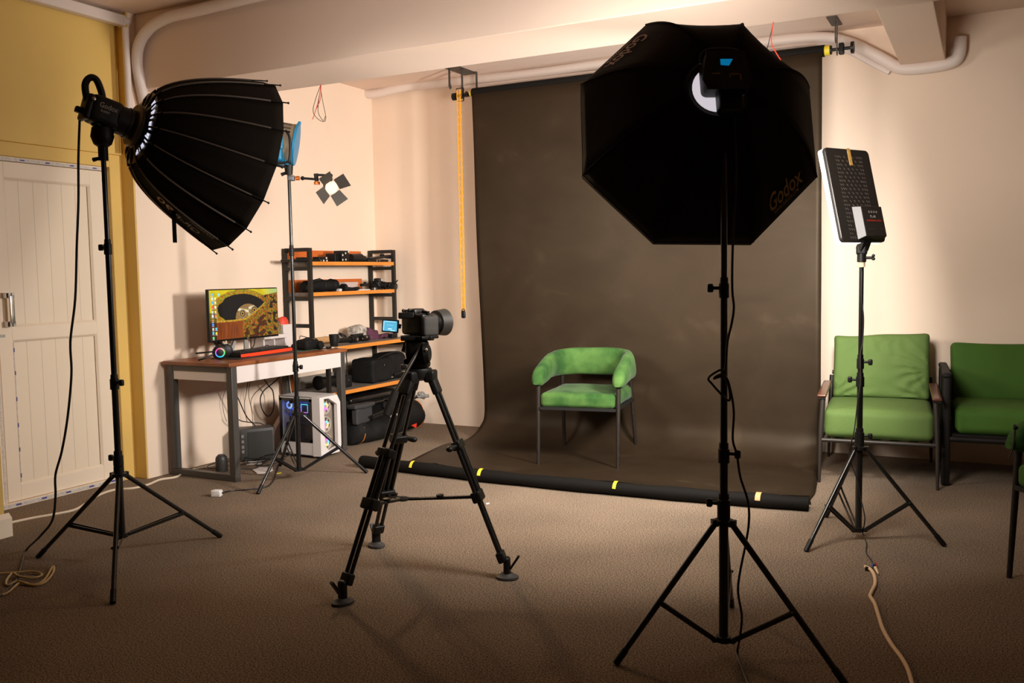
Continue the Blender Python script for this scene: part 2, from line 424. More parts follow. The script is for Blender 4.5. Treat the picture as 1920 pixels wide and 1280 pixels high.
# trunking under the ceiling over the door wall
struct(MB().rbox((DX+.075, (NY+CORN)/2, 3.075), (.07, CORN-NY+.02, .07), .01).cyl((DX+.075, CORN-.03, 3.075), (DX+.075, CORN+.03, 3.075), .042).build('trim_4', PIPE))

# ------------------------------------------------------------ pipes and hoses (painted white)
def pp(x, y, Y): return onY(x, y, Y)
pts = [pp(640, 160, 6.98), pp(690, 176, 6.98), pp(760, 163, 6.98), pp(850, 153, 6.98), pp(1000, 138, 6.98), pp(1200, 110, 6.98), pp(1400, 83, 6.98), pp(1530, 71, 6.98), pp(1590, 80, 6.98), pp(1650, 108, 6.98), pp(1690, 128, 6.98), pp(1740, 126, 6.98), pp(1785, 116, 6.98), pp(1798, 100, 6.98), pp(1800, 70, 6.98)]
tag(MB().tube(pts, .042, 12, 8).build('wall_pipe', PIPE), 'long white-wrapped pipe along the top of the back wall, dipping under the right beam', 'pipe')
tag(MB().tube([pp(870, 164, 6.96), pp(1000, 150, 6.96), pp(1200, 126, 6.96), pp(1400, 99, 6.96), pp(1520, 85, 6.97), pp(1580, 92, 6.985), pp(1640, 122, 6.99), pp(1668, 136, 6.99)], .02, 8, 8).build('wall_cable', PIPE), 'thin painted cable under the wrapped pipe on the back wall', 'cable')
BF = BM0-.052
hz = [onX(280, 230, WX+.05), onX(272, 195, WX+.05), onX(263, 155, WX+.052), onX(257, 115, WX+.058), V(onY(262, 80, BF)), V(onY(282, 52, BF)), V(onY(315, 33, BF)), V(onY(360, 22, BF)), V(onY(425, 6, BF)), V(onY(500, -12, BF)), V(onY(620, -36, BF))]
tag(MB().tube(hz, .036, 12, 8).build('duct_hose', PIPE), 'thick white hose bending up the left corner and along the beam', 'hose')
tag(MB().tube([(WX+.02, CORN-.035, 2.2), (WX+.02, CORN-.035, 2.7), (WX+.02, CORN-.035, 3.02)], .022, 10, 4).build('duct_hose', PIPE), 'narrow white pipe rising straight beside the yellow wall edge', 'pipe')

# hanging loose wires at two holes in the beam
P0 = V(onY(602, 166, 4.90))
def wpt(x, y, Y=4.90): return onY(x, y, Y)
t = thing('loose_wire', V((P0.x, P0.y, BZ)), 'bundle of loose red and black wires looping down above the small lit lamp', 'wire')
MB().tube([(P0.x, 4.90, BZ+.0), wpt(599, 178), wpt(594, 200), wpt(586, 224)], .0022, 6).tube([(P0.x, 4.90, BZ), wpt(601, 185), wpt(592, 206)], .0022, 6).build('red_wire', WIRER, t)
MB().tube([(P0.x, 4.90, BZ), wpt(592, 185), wpt(587, 208), wpt(595, 222), wpt(607, 228), wpt(611, 220), wpt(606, 195), wpt(602, 172)], .002, 6).tube([(P0.x, 4.90, BZ), wpt(597, 195), wpt(597, 212), wpt(606, 226), wpt(610, 218)], .002, 6).build('black_wire', CABB, t)
P0 = V(onY(1450, 44, 4.90))
t = thing('loose_wire', V((P0.x, P0.y, BZ)), 'loose red and black wires hanging above the big octagonal softbox', 'wire')
MB().tube([(P0.x, 4.90, BZ), wpt(1447, 65), wpt(1448, 85), wpt(1464, 113)], .0028, 6).build('red_wire', WIRER, t)
MB().tube([(P0.x, 4.90, BZ), wpt(1445, 65), wpt(1440, 85), wpt(1434, 105)], .0022, 6).build('black_wire', CABB, t)

# ============================================================ BACKDROP
RYY, RZ = 6.60, 2.845
XL, XR = -3.768, -1.024
bd = thing('paper_backdrop', ((XL+XR)/2, RYY, 0), 'wide dark charcoal paper backdrop hanging from a ceiling roller and swept over the carpet', 'backdrop')
BR_ = .24
prof = [(6.60, 2.83-(2.83-BR_)*i/26) for i in range(0, 27)]
for i in range(1, 13):
    a = PI/2*i/12; prof.append((6.60-BR_*(1-math.cos(a)), BR_-(BR_-.008)*math.sin(a)))
prof += [(6.36-(6.36-5.30)*i/14, .008) for i in range(1, 15)]
mb = MB(); NX = 70; rows = []
for k, (y, z) in enumerate(prof):
    f = min(1, max(0, (2.8-z)/2.8)); g = max(0, (6.60-y))
    if g <= .02: xl = -3.768+.066*f
    else: xl = -3.702-.14*min(1, g/.42)+.15*max(0, (g-.42)/.88)
    xr = -1.024+.014*f+.11*min(1, g/.9)
    row = []
    for i in range(NX+1):
        s = i/NX; x = xl+(xr-xl)*s
        n = noise.noise(V((x*1.3, z*.55+y*.6, 3.1))) + .5*noise.noise(V((x*4.5, z*3+y*3, 9)))*max(0, 1-z/.7)
        amp = .014*min(1, f*2.5) + .016*max(0, 1-abs(z-.35)/.4) if z > .02 else .007
        edge = max(0, 1-abs(s-0)/.05)*.02*math.sin(z*3.1) + max(0, 1-abs(1-s)/.04)*.012*math.sin(z*5+1)
        d = amp*n + edge*(.4 if y > 6.15 else 0)
        nz = z + (abs(d)*.5 if z < .1 else 0)
        row.append(mb.v((x, y + (d if z > .1 else 0), nz)))
    rows.append(row)
for a, b in zip(rows, rows[1:]):
    for i in range(NX): mb.face([a[i], a[i+1], b[i+1], b[i]])
sh = mb.build('paper_sheet', PAPER, bd)
md = sh.modifiers.new('thickness', 'SOLIDIFY'); md.thickness = .0015
MB().cyl((XL-.01, RYY+.045, RZ), (XR+.01, RYY+.045, RZ), .040, n=24).build('paper_roll', mat('roll_paper_black', (.0065, .0055, .0045), .75, spec=.12), bd)
mb = MB(); mb.cyl((XR+.008, RYY+.045, RZ), (XR+.045, RYY+.045, RZ), .034, n=20).cyl((XL-.035, RYY+.045, RZ), (XL-.008, RYY+.045, RZ), .026, n=20); mb.build('cardboard_core', YTAPE, bd)
# rolled-up front end of the paper, slightly bowed
fr = [(-3.95, 5.235), (-3.66, 5.215), (-3.3, 5.19), (-2.94, 5.172), (-2.5, 5.17), (-1.985, 5.182), (-1.5, 5.21), (-1.2, 5.236), (-.868, 5.27)]
mb = MB(); mb.tube([(x, y, .043) for x, y in fr], lambda t: .040+.003*math.sin(t*37)+.0015*math.sin(t*91), 16, 6)
FR = mb.build('front_roll', mat('roll_paper_black', (.0065, .0055, .0045), .75, spec=.12), bd)
mb = MB()
random.seed(8)
edge = [(x, y+.035, .060+.010*math.sin(i*2.1)) for i, (x, y) in enumerate(fr[1:])]
mb = MB()
for i in range(len(edge)-1):
    for k in range(4):
        a = V(edge[i]).lerp(V(edge[i+1]), k/4); b = V(edge[i]).lerp(V(edge[i+1]), (k+1)/4); j = .006*random.random()
        mb.face([mb.v(a+V((0, .05, -.052))), mb.v(b+V((0, .05, -.052))), mb.v(b+V((0, -.012, .012+j))), mb.v(a+V((0, -.012, .012+j*.5)))])
mb.build('torn_paper_edge', mat('torn_paper_edge', (.12, .095, .07), .6), bd)
def rollpt(X):
    for (a, b) in zip(fr, fr[1:]):
        if a[0] <= X <= b[0]: return a[1]+(b[1]-a[1])*(X-a[0])/(b[0]-a[0])
    return 5.2
for (x, w_, m, nm) in ((-3.485, .022, YTAPE, 'yellow_tape'), (-2.93, .025, YTAPE, 'yellow_tape'), (-1.99, .022, YTAPE, 'yellow_tape'), (-1.14, .03, OTAPE, 'orange_tape')):
    y = rollpt(x); mb = MB(); rg = []
    for xx in (x-w_/2, x+w_/2): rg.append([(xx, y-.0455*math.sin(a), .043+.0455*math.cos(a)) for a in [(-.5+1.9*i/8) for i in range(9)]])
    A, B = [[mb.v(p) for p in r] for r in rg]
    for i in range(8): mb.face([A[i], A[i+1], B[i+1], B[i]])
    mb.build(nm, m, bd)

# ceiling brackets holding the roller
def hook(mb, x, y, ztop, zbot):
    mb.bb((x-.003, y-.012, zbot+.03), (x+.003, y+.012, ztop)); mb.prism([(x-.003, y-.012, zbot+.03), (x-.003, y+.012, zbot+.03), (x-.003, y+.03, zbot), (x-.003, y+.012, zbot-.02), (x-.003, y-.012, zbot-.0)], (.006, 0, 0))
bl = thing('roller_bracket', (-3.90, 6.72, CZ2), 'steel ceiling bracket with three hooks above the left end of the backdrop roller', 'bracket')
mb = MB(); mb.bb((-3.99, 6.56, CZ2-.008), (-3.86, 6.87, CZ2)); mb.build('ceiling_plate', mat('worn_steel', (.09, .08, .07), .5, .6), bl)
mb = MB()
for q_ in ((-3.975, 6.60, CZ2-.006, CZ2-.15), (-3.88, 6.645, CZ2-.006, RZ-.02), (-3.83, 6.80, CZ2-.006, CZ2-.16)):
    mb = MB(); hook(mb, *q_); mb.build('hook_arm', mat('worn_steel'), bl)
mb = MB(); mb.cyl((-3.97, RYY+.045, RZ-.01), (-3.94, RYY+.045, RZ-.01), .030, n=20).cyl((-3.94, RYY+.045, RZ-.01), (-3.79, RYY+.045, RZ), .009)
mb.cyl((-3.90, RYY+.045, RZ-.01), (-3.875, RYY+.045, RZ-.01), .027, .012).cyl((-3.86, RYY+.045, RZ-.01), (-3.83, RYY+.045, RZ), .014, .026)
for dz in (.05, -.055): mb.bar((-3.925, RYY+.03, RZ+dz), (-3.86, RYY+.03, RZ+dz), .006, .006)
mb.bar((-3.925, RYY+.03, RZ+.05), (-3.925, RYY+.03, RZ+.03), .006, .006); mb.bar((-3.86, RYY+.03, RZ+.05), (-3.86, RYY+.03, RZ-.055), .006, .006)
mb.build('drive_spindle', BLK, bl)
br_ = thing('roller_bracket', (-.955, 6.72, CZ2), 'steel ceiling bracket with black spindle knob at the right end of the backdrop roller', 'bracket')
MB().bb((-1.0, 6.60, CZ2-.008), (-.93, 6.85, CZ2)).build('ceiling_plate', mat('worn_steel'), br_)
for q_ in ((-.935, 6.645, CZ2-.006, RZ-.02), (-.965, 6.78, CZ2-.006, CZ2-.12)):
    mb = MB(); hook(mb, *q_); mb.build('hook_arm', mat('worn_steel'), br_)
mb = MB(); mb.cyl((-.98, RYY+.045, RZ), (-.84, RYY+.045, RZ), .011).cyl((-.978, RYY+.045, RZ), (-.968, RYY+.045, RZ), .03).rbox((-.905, RYY+.045, RZ), (.035, .05, .075), .008).cyl((-.845, RYY+.045, RZ), (-.825, RYY+.045, RZ), .04, n=20)
mb.build('drive_spindle', BLK, br_)
# bead chain
CX, CYY = -3.888, 6.600
ch = thing('backdrop_chain', (CX, CYY, .98), 'orange-yellow plastic loop chain hanging left of the dark backdrop', 'chain')
mb = MB(); ztop, zbt = RZ+.03, 1.06
for side in (-1, 1):
    nl = 62
    for i in range(nl):
        z = zbt + (ztop-zbt)*(i+.5)/nl; x = CX + side*(.013) + .012*(1-(z-zbt)/(ztop-zbt))*.3
        h = (ztop-zbt)/nl*.56
        if i % 2 == 0:
            for dx in (-.006, .006): mb.bar((x+dx, CYY, z-h), (x+dx, CYY, z+h), .0035, .004)
            for dz in (-h, h): mb.bar((x-.006, CYY, z+dz), (x+.006, CYY, z+dz), .0035, .004)
        else:
            for dy in (-.006, .006): mb.bar((x, CYY+dy, z-h), (x, CYY+dy, z+h), .0045, .004)
            for dz in (-h, h): mb.bar((x, CYY-.006, z+dz), (x, CYY+.006, z+dz), .004, .0035)
c_ = mb.build('chain_links', CHAINY, ch); c_['kind'] = 'stuff'
mb = MB(); mb.rbox((CX+.002, CYY, 1.03), (.038, .022, .065), .011).torus((CX+.002, CYY, 1.062), (0, 1, 0), .013, .004, 16, 6); mb.build('chain_weight', BLK, ch)

# ============================================================ LIGHT STANDS
def light_stand(C, feet, zc, zh, frac, joints, ztop, r0, label, m=BLKG, knob=(-1, 0), top_r=None):
    """C centre, feet floor points, zc leg collar, zh lower hub, joints clamp heights"""
    C = V((C[0], C[1], 0)); t = thing('light_stand', C, label, 'light stand', 'light stands holding lamps')
    zs = [zh-.01] + joints + [ztop]; r = r0
    for i, (a, b) in enumerate(zip(zs, zs[1:])):
        MB().cyl(C+V((0, 0, a)), C+V((0, 0, b)), r, n=16).build('pole_section', m, t)
        r *= .88
    r = r0
    for i, z in enumerate(joints):
        mb = MB(); mb.lathe(C+V((0, 0, z-.035)), (0, 0, 1), [(0, r*1.05), (.002, r*1.38), (.05, r*1.38), (.052, r*1.15), (.072, r*1.1)], 18)
        k = V((knob[0], knob[1], 0)).normalized()*(1 if i % 2 == 0 else -1)
        cl = mb.build('pole_clamp', BLK, t)
        mb = MB(); mb.cyl(C+V((0, 0, z))+k*r, C+V((0, 0, z))+k*(r+.028), .006); mb.rbox(C+V((0, 0, z))+k*(r+.034), (.02, .02, .03), .006); mb.build('clamp_knob', BLK, cl)
        r *= .88
    mb = MB(); mb.lathe(C+V((0, 0, zc-.012)), (0, 0, 1), [(0, r0*1.5), (.002, r0*2.1), (.016, r0*2.1), (.02, r0*1.4), (.05, r0*1.35), (.052, r0)], 18)
    for f in feet:
        d = (V((f[0], f[1], 0))-C).normalized(); mb.box(C+V((0, 0, zc-.005))+d*r0*2.0, (.022, .022, .024), frame(d))
    mb.build('leg_collar', BLK, t)
    mb = MB(); mb.lathe(C+V((0, 0, zh-.015)), (0, 0, 1), [(0, r0*1.1), (.002, r0*1.6), (.022, r0*1.6), (.024, r0*1.1)], 16)
    for f in feet:
        d = (V((f[0], f[1], 0))-C).normalized(); mb.box(C+V((0, 0, zh-.004))+d*r0*1.9, (.016, .022, .016), frame(d))
    mb.build('brace_hub', BLK, t)
    for f in feet:
        F_ = V((f[0], f[1], .014)); d = (V((f[0], f[1], 0))-C).normalized()
        A = C+V((0, 0, zc-.01))+d*r0*2.0; J = A.lerp(F_, frac)
        mb = MB(); mb.cyl(A, F_, r0*.66, n=12); lg = mb.build('leg', m, t)
        dd = (F_-A).normalized(); MB().cyl(F_-dd*.05, F_+dd*.012, r0*.78, n=12).build('rubber_foot', BLK, lg)
        s = d.cross(V((0, 0, 1))); B = C+V((0, 0, zh-.004))+d*r0*2.0
        mb = MB()
        for q in (-1, 1): mb.bar(J+s*q*r0*.75, B+s*q*r0*.5, .003, .016)
        mb.ball(J+s*r0*.8, .006, 6); mb.build('brace', m, t)
    return t
light_stand((-3.652, 2.943), [fl(74, 1046), fl(411, 1008), fl(212, 1131)], .445, .152, .6, [.52, .885, 1.52], 2.0, .0168, 'black stand nearest the white door, under the ribbed softbox')
light_stand((-.804, 3.135), [fl(1158, 1246), fl(1371, 1138), (-.39, 3.07)], .490, .068, .57, [.55, .73, 1.306], 1.90, .0165, 'black stand in the foreground centre-right, under the octagonal softbox')
light_stand((-4.108, 4.745), [fl(485, 926), fl(686, 887), fl(526, 874)], .450, .072, .57, [.53, .765, 1.54], 2.055, .0162, 'black stand in front of the desk holding the blue lamp')
light_stand((-.551, 4.813), [fl(1513, 1034), fl(1768, 1024), (-.757, 5.170)], .470, .055, .57, [.53, .81, .90], 1.37, .0162, 'black stand in front of the left green armchair, under the flat panel light', knob=(1, 0))

# ============================================================ SOFTBOXES AND LAMP HEADS
def sb_frame(c, az, ti):
    a = V((math.sin(az)*math.cos(ti), math.cos(az)*math.cos(ti), math.sin(ti))); e1 = V((math.cos(az), -math.sin(az), 0)); return a, e1, e1.cross(a)
def dome(root, c, az, ti, ph, R, n, D, R0, expo, fab, lipf, sag, off=0.0, segs=12):
    a, e1, e2 = sb_frame(c, az, ti); c = V(c)
    def rr(s): return R0+(R-R0)*s**expo
    def P(k, s, out=0.):                     # k may be fractional : between ribs the cloth runs straight
        k0 = math.floor(k); f = k-k0; A = ph+2*PI*k0/n; B = ph+2*PI*(k0+1)/n
        q = (e1*math.cos(A)+e2*math.sin(A))*(1-f)+(e1*math.cos(B)+e2*math.sin(B))*f
        sg = 1 - sag*4*f*(1-f)*math.sin(PI*min(1, s*1.0)) if f else 1
        rd = rr(s)+out
        return c - a*(D*(1-s)) + q*rd*sg
    return a, e1, e2, rr, P
# --- octagonal softbox
oc = V((-.978, 3.430, 1.893)); ocD = .35
a, e1, e2, rr, P = dome(None, oc, -.527, -.294, -.416, .475, 8, ocD, .085, .46, None, 0, .03)
apex = oc - a*ocD; OA = apex.copy(); OAX = a.copy()
sx = thing('octagonal_softbox', (oc.x, oc.y, oc.z-.45), 'large black octagonal softbox seen from behind with gold lettering, right of centre', 'softbox')
for k in range(8):
    mb = MB(); mb.loft([[P(k+j/6, i/14) for j in range(7)] for i in range(15)], False, False)
    mb.loft([[P(k+j/6, 1)+a*d_ for j in range(7)] for d_ in (0, .035)], False, False)
    pn = mb.build('fabric_panel', BLKF, sx); md = pn.modifiers.new('s', 'SOLIDIFY'); md.thickness = .0015
for k in range(8):
    MB().tube([P(k, i/14, .0015) for i in range(15)], .0028, 6, 2).build('seam_rod', BLKF, sx)
mb = MB(); mb.loft([[oc+a*.012+(e1*math.cos(-.416+2*PI*k/8)+e2*math.sin(-.416+2*PI*k/8))*r_ for k in range(8)] for r_ in (.465, .2, .001)], False)
mb.build('front_diffuser', WDIFF, sx)
def box_light(root, nm, c, a, size, watts, spread):
    L_ = bpy.data.lights.new(nm, 'AREA'); L_.shape = 'DISK'; L_.size = size; L_.energy = watts; L_.color = (1, .93, .86); L_.spread = spread
    lo = bpy.data.objects.new(nm, L_); COL.objects.link(lo); lo.parent = root
    m_ = frame(a); lo.matrix_world = Matrix.Translation(V(c)-root.location) @ Matrix((m_.col[0], m_.col[2], -m_.col[1])).transposed().to_4x4()
box_light(sx, 'octagonal_box_lamp', oc+a*.02, a, .88, OCTA_W, OCTA_SPREAD)
def edge_text(P, k0, k1, s, h, txt, mt, root, name, along=.5, flip=False, lift=.004, hs=None):
    # baseline parallel to the rim, foot of the letters towards the rim
    A, B = P(k0, s), P(k1, s); L = (B-A).length
    def fn(x, y):
        t = along + x/L; ss = s - y/h*hs
        kk = k0+(k1-k0)*t
        q = P(kk, min(1, max(.02, ss)))
        n_ = (q-oc); n_ = n_ - a*n_.dot(a); n_.normalize()
        return q + n_*lift - a*lift
    return MB().text(txt, h, fn).build(name, mt, root)
edge_text(P, 7+1e-6, 8-1e-6, .76, .062, 'Godox', GOLDT, sx, 'printed_logo', .52, hs=.30)
edge_text(P, 7+1e-6, 8-1e-6, .90, .014, 'WWW.GODOX.COM', GOLDT, sx, 'printed_web_address', .52, hs=.07)
edge_text(P, 3+1e-6, 4-1e-6, .74, .066, 'Godox', PINKT, sx, 'printed_logo', .5, hs=.32)
edge_text(P, 3+1e-6, 4-1e-6, .90, .014, 'WWW.GODOX.COM', PINKT, sx, 'printed_web_address', .5, hs=.07)
# lamp head for it
hd = thing('studio_light', (-.804, 3.135, 1.86), 'black lamp head with blue display behind the octagonal softbox', 'studio light')
Rm = frame(-a)                      # columns: right (seen from behind), backwards, up
def hp(x, y, z): return apex + Rm @ V((x, y, z))
BX, BZ_ = .020, -.024
def hq(x, y, z): return hp(BX+x*1.25, .06+(y-.13)*.72, BZ_+z*1.05)
mb = MB(); mb.rbox(hp(BX-.004, .055, BZ_+.030), (.135, .115, .118), .020, Rm, seg=3); mb.cyl(hp(0, .0, 0), hp(0, .03, 0), .055, n=24); mb.build('lamp_body', BLKM, hd)
mb = MB(); mb.prism([hq(-.050, .2105, .078), hq(.050, .2105, .078), hq(.066, .2105, -.02), hq(.055, .2105, -.052), hq(-.055, .2105, -.052), hq(-.066, .2105, -.02)], Rm @ V((0, .004, 0))); mb.build('rear_panel', BLK, hd)
mb = MB(); mb.prism([hq(-.017, .217, .048), hq(.016, .217, .048), hq(.016, .217, .028), hq(-.006, .217, .026)], Rm @ V((0, .0015, 0))); mb.build('display', mat('blue_display', (.01, .1, .2), .3, emit=(.0, .19, .42), es=.55), hd)
mb = MB(); mb.box(hq(-.020, .2175, -.003), (.030, .002, .006), Rm).box(hq(-.034, .2175, -.014), (.006, .002, .022), Rm).box(hq(-.006, .2175, -.010), (.005, .002, .014), Rm).build('warning_label', mat('dark_yellow_print', (.20, .11, .02), .5), hd)
MB().box(hq(.030, .2175, -.001), (.026, .002, .006), Rm).build('warning_label', mat('dark_yellow_print'), hd)
mb = MB(); mb.tube([hp(BX-.065, .06, .045), hp(BX-.05, .07, .085), hp(BX+.05, .07, .085), hp(BX+.065, .06, .045)], .009, 8, 4); mb.build('handle', BLK, hd)
st = V((-.804, 3.135, 1.88))
mb = MB(); mb.cyl(st-V((0, 0, .06)), st+V((0, 0, .04)), .019, n=16).rbox(hp(-.004, .045, -.070), (.082, .07, .11), .016, Rm); mb.bar(st+V((0, 0, .05)), st+V((.055, .0, .10)), .012, .012); mb.cyl(st+V((.04, -.01, .055)), st+V((.085, -.05, .085)), .008, .011); mb.build('swivel_mount', BLK, hd)
mb = MB()
for s_ in (-1, 1): mb.torus(hp(.022, -.008, -.014), a, .102, .011, 28, 8)
mb.build('speed_ring', BLKM, sx)
mb = MB(); mb.loft([[hp(.024+math.cos(2*PI*i/32)*r_, .004, -.018+math.sin(2*PI*i/32)*r_) for i in range(32)] for r_ in (.084, .04, .001)], False)
mb.build('reflector_dish', mat('emissive_reflector', (.85, .85, .85), .5, emit=(.80, .74, .80), es=DISH_E), hd)  # lamp light on the reflector is put in as emission

# --- ribbed parabolic softbox on the left
pc = V((-3.410, 3.575, 1.936)); pD = .53
a, e1, e2, rr, P = dome(None, pc, .37, -.29, -.107, .455, 16, pD, .115, .50, None, 0, .012)
LA = pc - a*pD
sp = thing('parabolic_softbox', (pc.x, pc.y, pc.z-.45), 'deep black parabolic softbox with pale ribs, pointing right, at upper left', 'softbox')
for k in range(16):
    mb = MB(); mb.loft([[P(k+j/4, .026+.944*(i/16)**1.4) for j in range(5)] for i in range(17)], False, False)
    pn = mb.build('fabric_panel', BLKF, sp); md = pn.modifiers.new('s', 'SOLIDIFY'); md.thickness = .0015
for k in range(16):
    rb = MB().tube([P(k, .06+.80*i/14, .004) for i in range(15)], .0042, 6, 1).build('rib_sleeve', RIBG, sp)
    q0, q1 = P(k, .86, .003), P(k, 1.0, .006); q2 = q1+(q1-q0).normalized()*.006
    MB().tube([q0, P(k, .94, .005), q1, q2], .0035, 6, 1).ball(q2, .006, 6).build('rod_tip', BLK, rb)
    MB().tube([P(k, .0, -.02), P(k, .012, .002), P(k, .05, .006)], .006, 6, 2).build('rod_hinge', BLKG, sp)
mb = MB(); mb.loft([[pc-a*.06+(e1*math.cos(2*PI*k/32)+e2*math.sin(2*PI*k/32))*r_ for k in range(32)] for r_ in (.405, .2, .001)], False)
mb.build('front_diffuser', WDIFP, sp)
box_light(sp, 'parabolic_box_lamp', pc-a*.045, a, .80, PARA_W, PARA_SPREAD)
# skirt at the ring; emissive patches on it stand in for leaking lamplight
mb = MB(); mb.loft([[LA+a*z_+(e1*math.cos(2*PI*k/40)+e2*math.sin(2*PI*k/40))*r_ for k in range(40)] for z_, r_ in ((-.005, .095), (.004, .125), (.013, .178))], False); mb.build('ring_skirt', BLKG, sp)
mb = MB()
for k in range(64):
    A_, B_ = 2*PI*k/64, 2*PI*(k+.86)/64; q_ = e1*math.cos(A_)+e2*math.sin(A_)
    if q_.dot(CF) > -.30 or k % 4 == 1 or q_.z > .75: continue
    qq = e1*math.cos(B_)+e2*math.sin(B_); w0 = .128+.010*math.sin(k*1.7)**2; w1 = .150+.016*math.sin(k*2.9)**2
    z0_, z1_ = (w0-.125)/.053*.009+.004-.003, (w1-.125)/.053*.009+.004-.003
    mb.face([mb.v(LA+a*z0_+q_*w0), mb.v(LA+a*z0_+qq*w0), mb.v(LA+a*z1_+qq*w1), mb.v(LA+a*z1_+q_*w1)])
mb.build('leak_glow_patches', mat('leak_glow_patches', (.8, .8, .85), .3, emit=(.80, .82, 1), es=.75), sp)
mb = MB(); mb.lathe(LA-a*.035, a, [(0, .075), (.001, .098), (.012, .104), (.020, .098), (.022, .088), (.034, .088), (.036, .1), (.048, .1), (.049, .07)], 32); mb.build('speed_ring', BRASS, sp)
mb = MB(); mb.tube([LA+V((-.02, -.02, -.095)), LA+V((-.03, -.03, -.105)), LA+V((-.03, -.03, -.13))], .004, 6, 2); mb.build('release_lever', BRASS, sp)
# hanging strap and lettering on the low panel
s0 = P(12.5, .46)
mb = MB(); q = onX(322, 413, s0.x); 
mb.rbox(s0+V((0, 0, -.075)), (.020, .003, .160), .001, Matrix.Rotation(.6, 3, 'Z')); mb.build('hanging_strap', BLKN, sp)
def ptext(txt, h, sc, kc, mt, nm, dk, ks=1.0):
    def fn(x, y):
        s_ = sc - x/(.60)*ks; k_ = kc + y/h*dk
        q = P(k_, s_); n_ = (q-pc); n_ = (n_-a*n_.dot(a)).normalized()
        return q+n_*.004 - a*.002
    return MB().text(txt, h, fn).build(nm, mt, sp)
ptext('90', .10, .375, 12.50, mat('bright_gold_print', (.62, .40, .16), .55), 'printed_number', .46)
ptext('QR-P', .07, .62, 12.42, mat('dim_print', (.17, .12, .06), .5), 'printed_name', .34)
ptext('PARABOLIC', .028, .72, 12.80, mat('dim_print'), 'printed_small_name', .14)
# lamp head
hl = thing('studio_light', (-3.652, 2.943, 1.98), 'black cylindrical lamp head with pale lettering behind the ribbed softbox', 'studio light')
Rm = frame(a)                       # x right-hand side, y forwards, z up
def hp(x, y, z): return LA + Rm @ V((x, y if y > -.06 else -.06+(y+.06)*.64, z))
mb = MB(); mb.cyl(hp(0, -.14, 0), hp(0, -.036, 0), .066, .07, 28); mb.cyl(hp(0, -.06, 0), hp(0, -.045, 0), .073, n=28)
mb.rbox(hp(0, -.225, .005), (.118, .15, .13), .028, Rm); mb.build('lamp_body', BLKM, hl)
mb = MB(); mb.rbox(hp(0, -.345, .0), (.11, .03, .12), .012, Rm); mb.cyl(hp(0, -.35, -.02), hp(0, -.375, -.02), .018).rbox(hp(0, -.39, -.023), (.03, .03, .028), .006, Rm); mb.build('rear_panel', BLK, hl)
mb = MB(); mb.tube([hp(0, -.35, .03), hp(0, -.39, .095), hp(0, -.375, .135), hp(0, -.33, .14), hp(0, -.28, .10), hp(0, -.25, .06)], .016, 8, 4); mb.build('handle', BLK, hl)
mb = MB(); mb.lathe(hp(.058, -.335, .035), Rm @ V((1, 0, 0)), [(0, .009), (.006, .009), (.008, .005)], 12); mb.build('control_knob', CHROME, hl)
st = V((-3.652, 2.943, 1.98))
mb = MB(); mb.cyl(st-V((0, 0, .06)), st+V((0, 0, .03)), .022, n=16).lathe(st+V((0, 0, .0)), (0, 0, 1), [(0, .02), (.015, .04), (.05, .052), (.09, .045), (.10, .02)], 18); mb.bar(st+V((0, 0, .08)), hp(0, -.2, -.05), .05, .09)
mb.cyl(st+V((0, 0, -.045)), st+V((-.045, -.02, -.055)), .006, .010); mb.build('swivel_mount', BLK, hl)
# lettering on the side turned to the room
def sidefn(cy, cz):
    def fn(x, y): return hp(-.0, 0, 0) + Rm @ V((.0, cy+x*.85, cz+y)) + (Rm @ V((1, 0, 0)))*(.0602)
    return fn
MB().text('Godox', .034, sidefn(-.165, .022)).build('printed_logo', GREYT, hl)
MB().text('SL60IID', .015, sidefn(-.175, -.003)).build('printed_model', GREYT, hl)

# --- flat LED panel on the right-hand stand
lp = thing('led_panel_light', (-.551, 4.813, 1.37), 'flat rectangular black panel light with perforated back and white glowing edge', 'studio light')
az, tl = -1.02, -.24
fw = V((math.sin(az)*math.cos(tl), math.cos(az)*math.cos(tl), math.sin(tl)))     # glowing side
Rp = frame(fw)                     # x right (from behind), y forwards, z up
pcn = V(vz(1600, 367, (-.555, 4.83)))
def lpp(x, y, z): return pcn + Rp @ V((x, y, z))
PWW, PHH = .325, .475
def rrect(wd, ht, y, r=.022, n=5):
    out = []
    for cx, cz, a0 in ((wd/2-r, ht/2-r, 0), (-wd/2+r, ht/2-r, PI/2), (-wd/2+r, -ht/2+r, PI), (wd/2-r, -ht/2+r, 1.5*PI)):
        for i in range(n+1):
            t_ = a0+PI/2*i/n; out.append(lpp(cx+r*math.cos(t_), y, cz+r*math.sin(t_)))
    return out
mb = MB(); mb.loft([rrect(PWW-.006, PHH-.006, -.014), rrect(PWW, PHH, -.010), rrect(PWW, PHH, .004)]); mb.build('back_shell', mat('black_panel_shell', (.022, .019, .016), .38), lp)
mb = MB(); mb.loft([rrect(PWW, PHH, .0045), rrect(PWW, PHH, .030), rrect(PWW-.01, PHH-.01, .034)]); mb.build('diffuser_edge', mat('led_edge', (.9, .9, .9), .5, emit=(1, .96, .93), es=2.2), lp)
MB().loft([rrect(PWW-.012, PHH-.012, .0345), rrect(PWW-.014, PHH-.014, .0355)]).build('diffuser', LEDM, lp)
L_ = bpy.data.lights.new('led_array', 'AREA'); L_.shape = 'RECTANGLE'; L_.size = PWW-.02; L_.size_y = PHH-.02; L_.energy = LED_W; L_.color = (1, .95, .90); L_.spread = LED_SPREAD
lo = bpy.data.objects.new('led_array', L_); COL.objects.link(lo); lo.parent = lp
lo.matrix_world = Matrix.Translation(V(lpp(0, .038, 0))-lp.location) @ Matrix((Rp.col[0], Rp.col[2], -Rp.col[1])).transposed().to_4x4()
mb = MB()
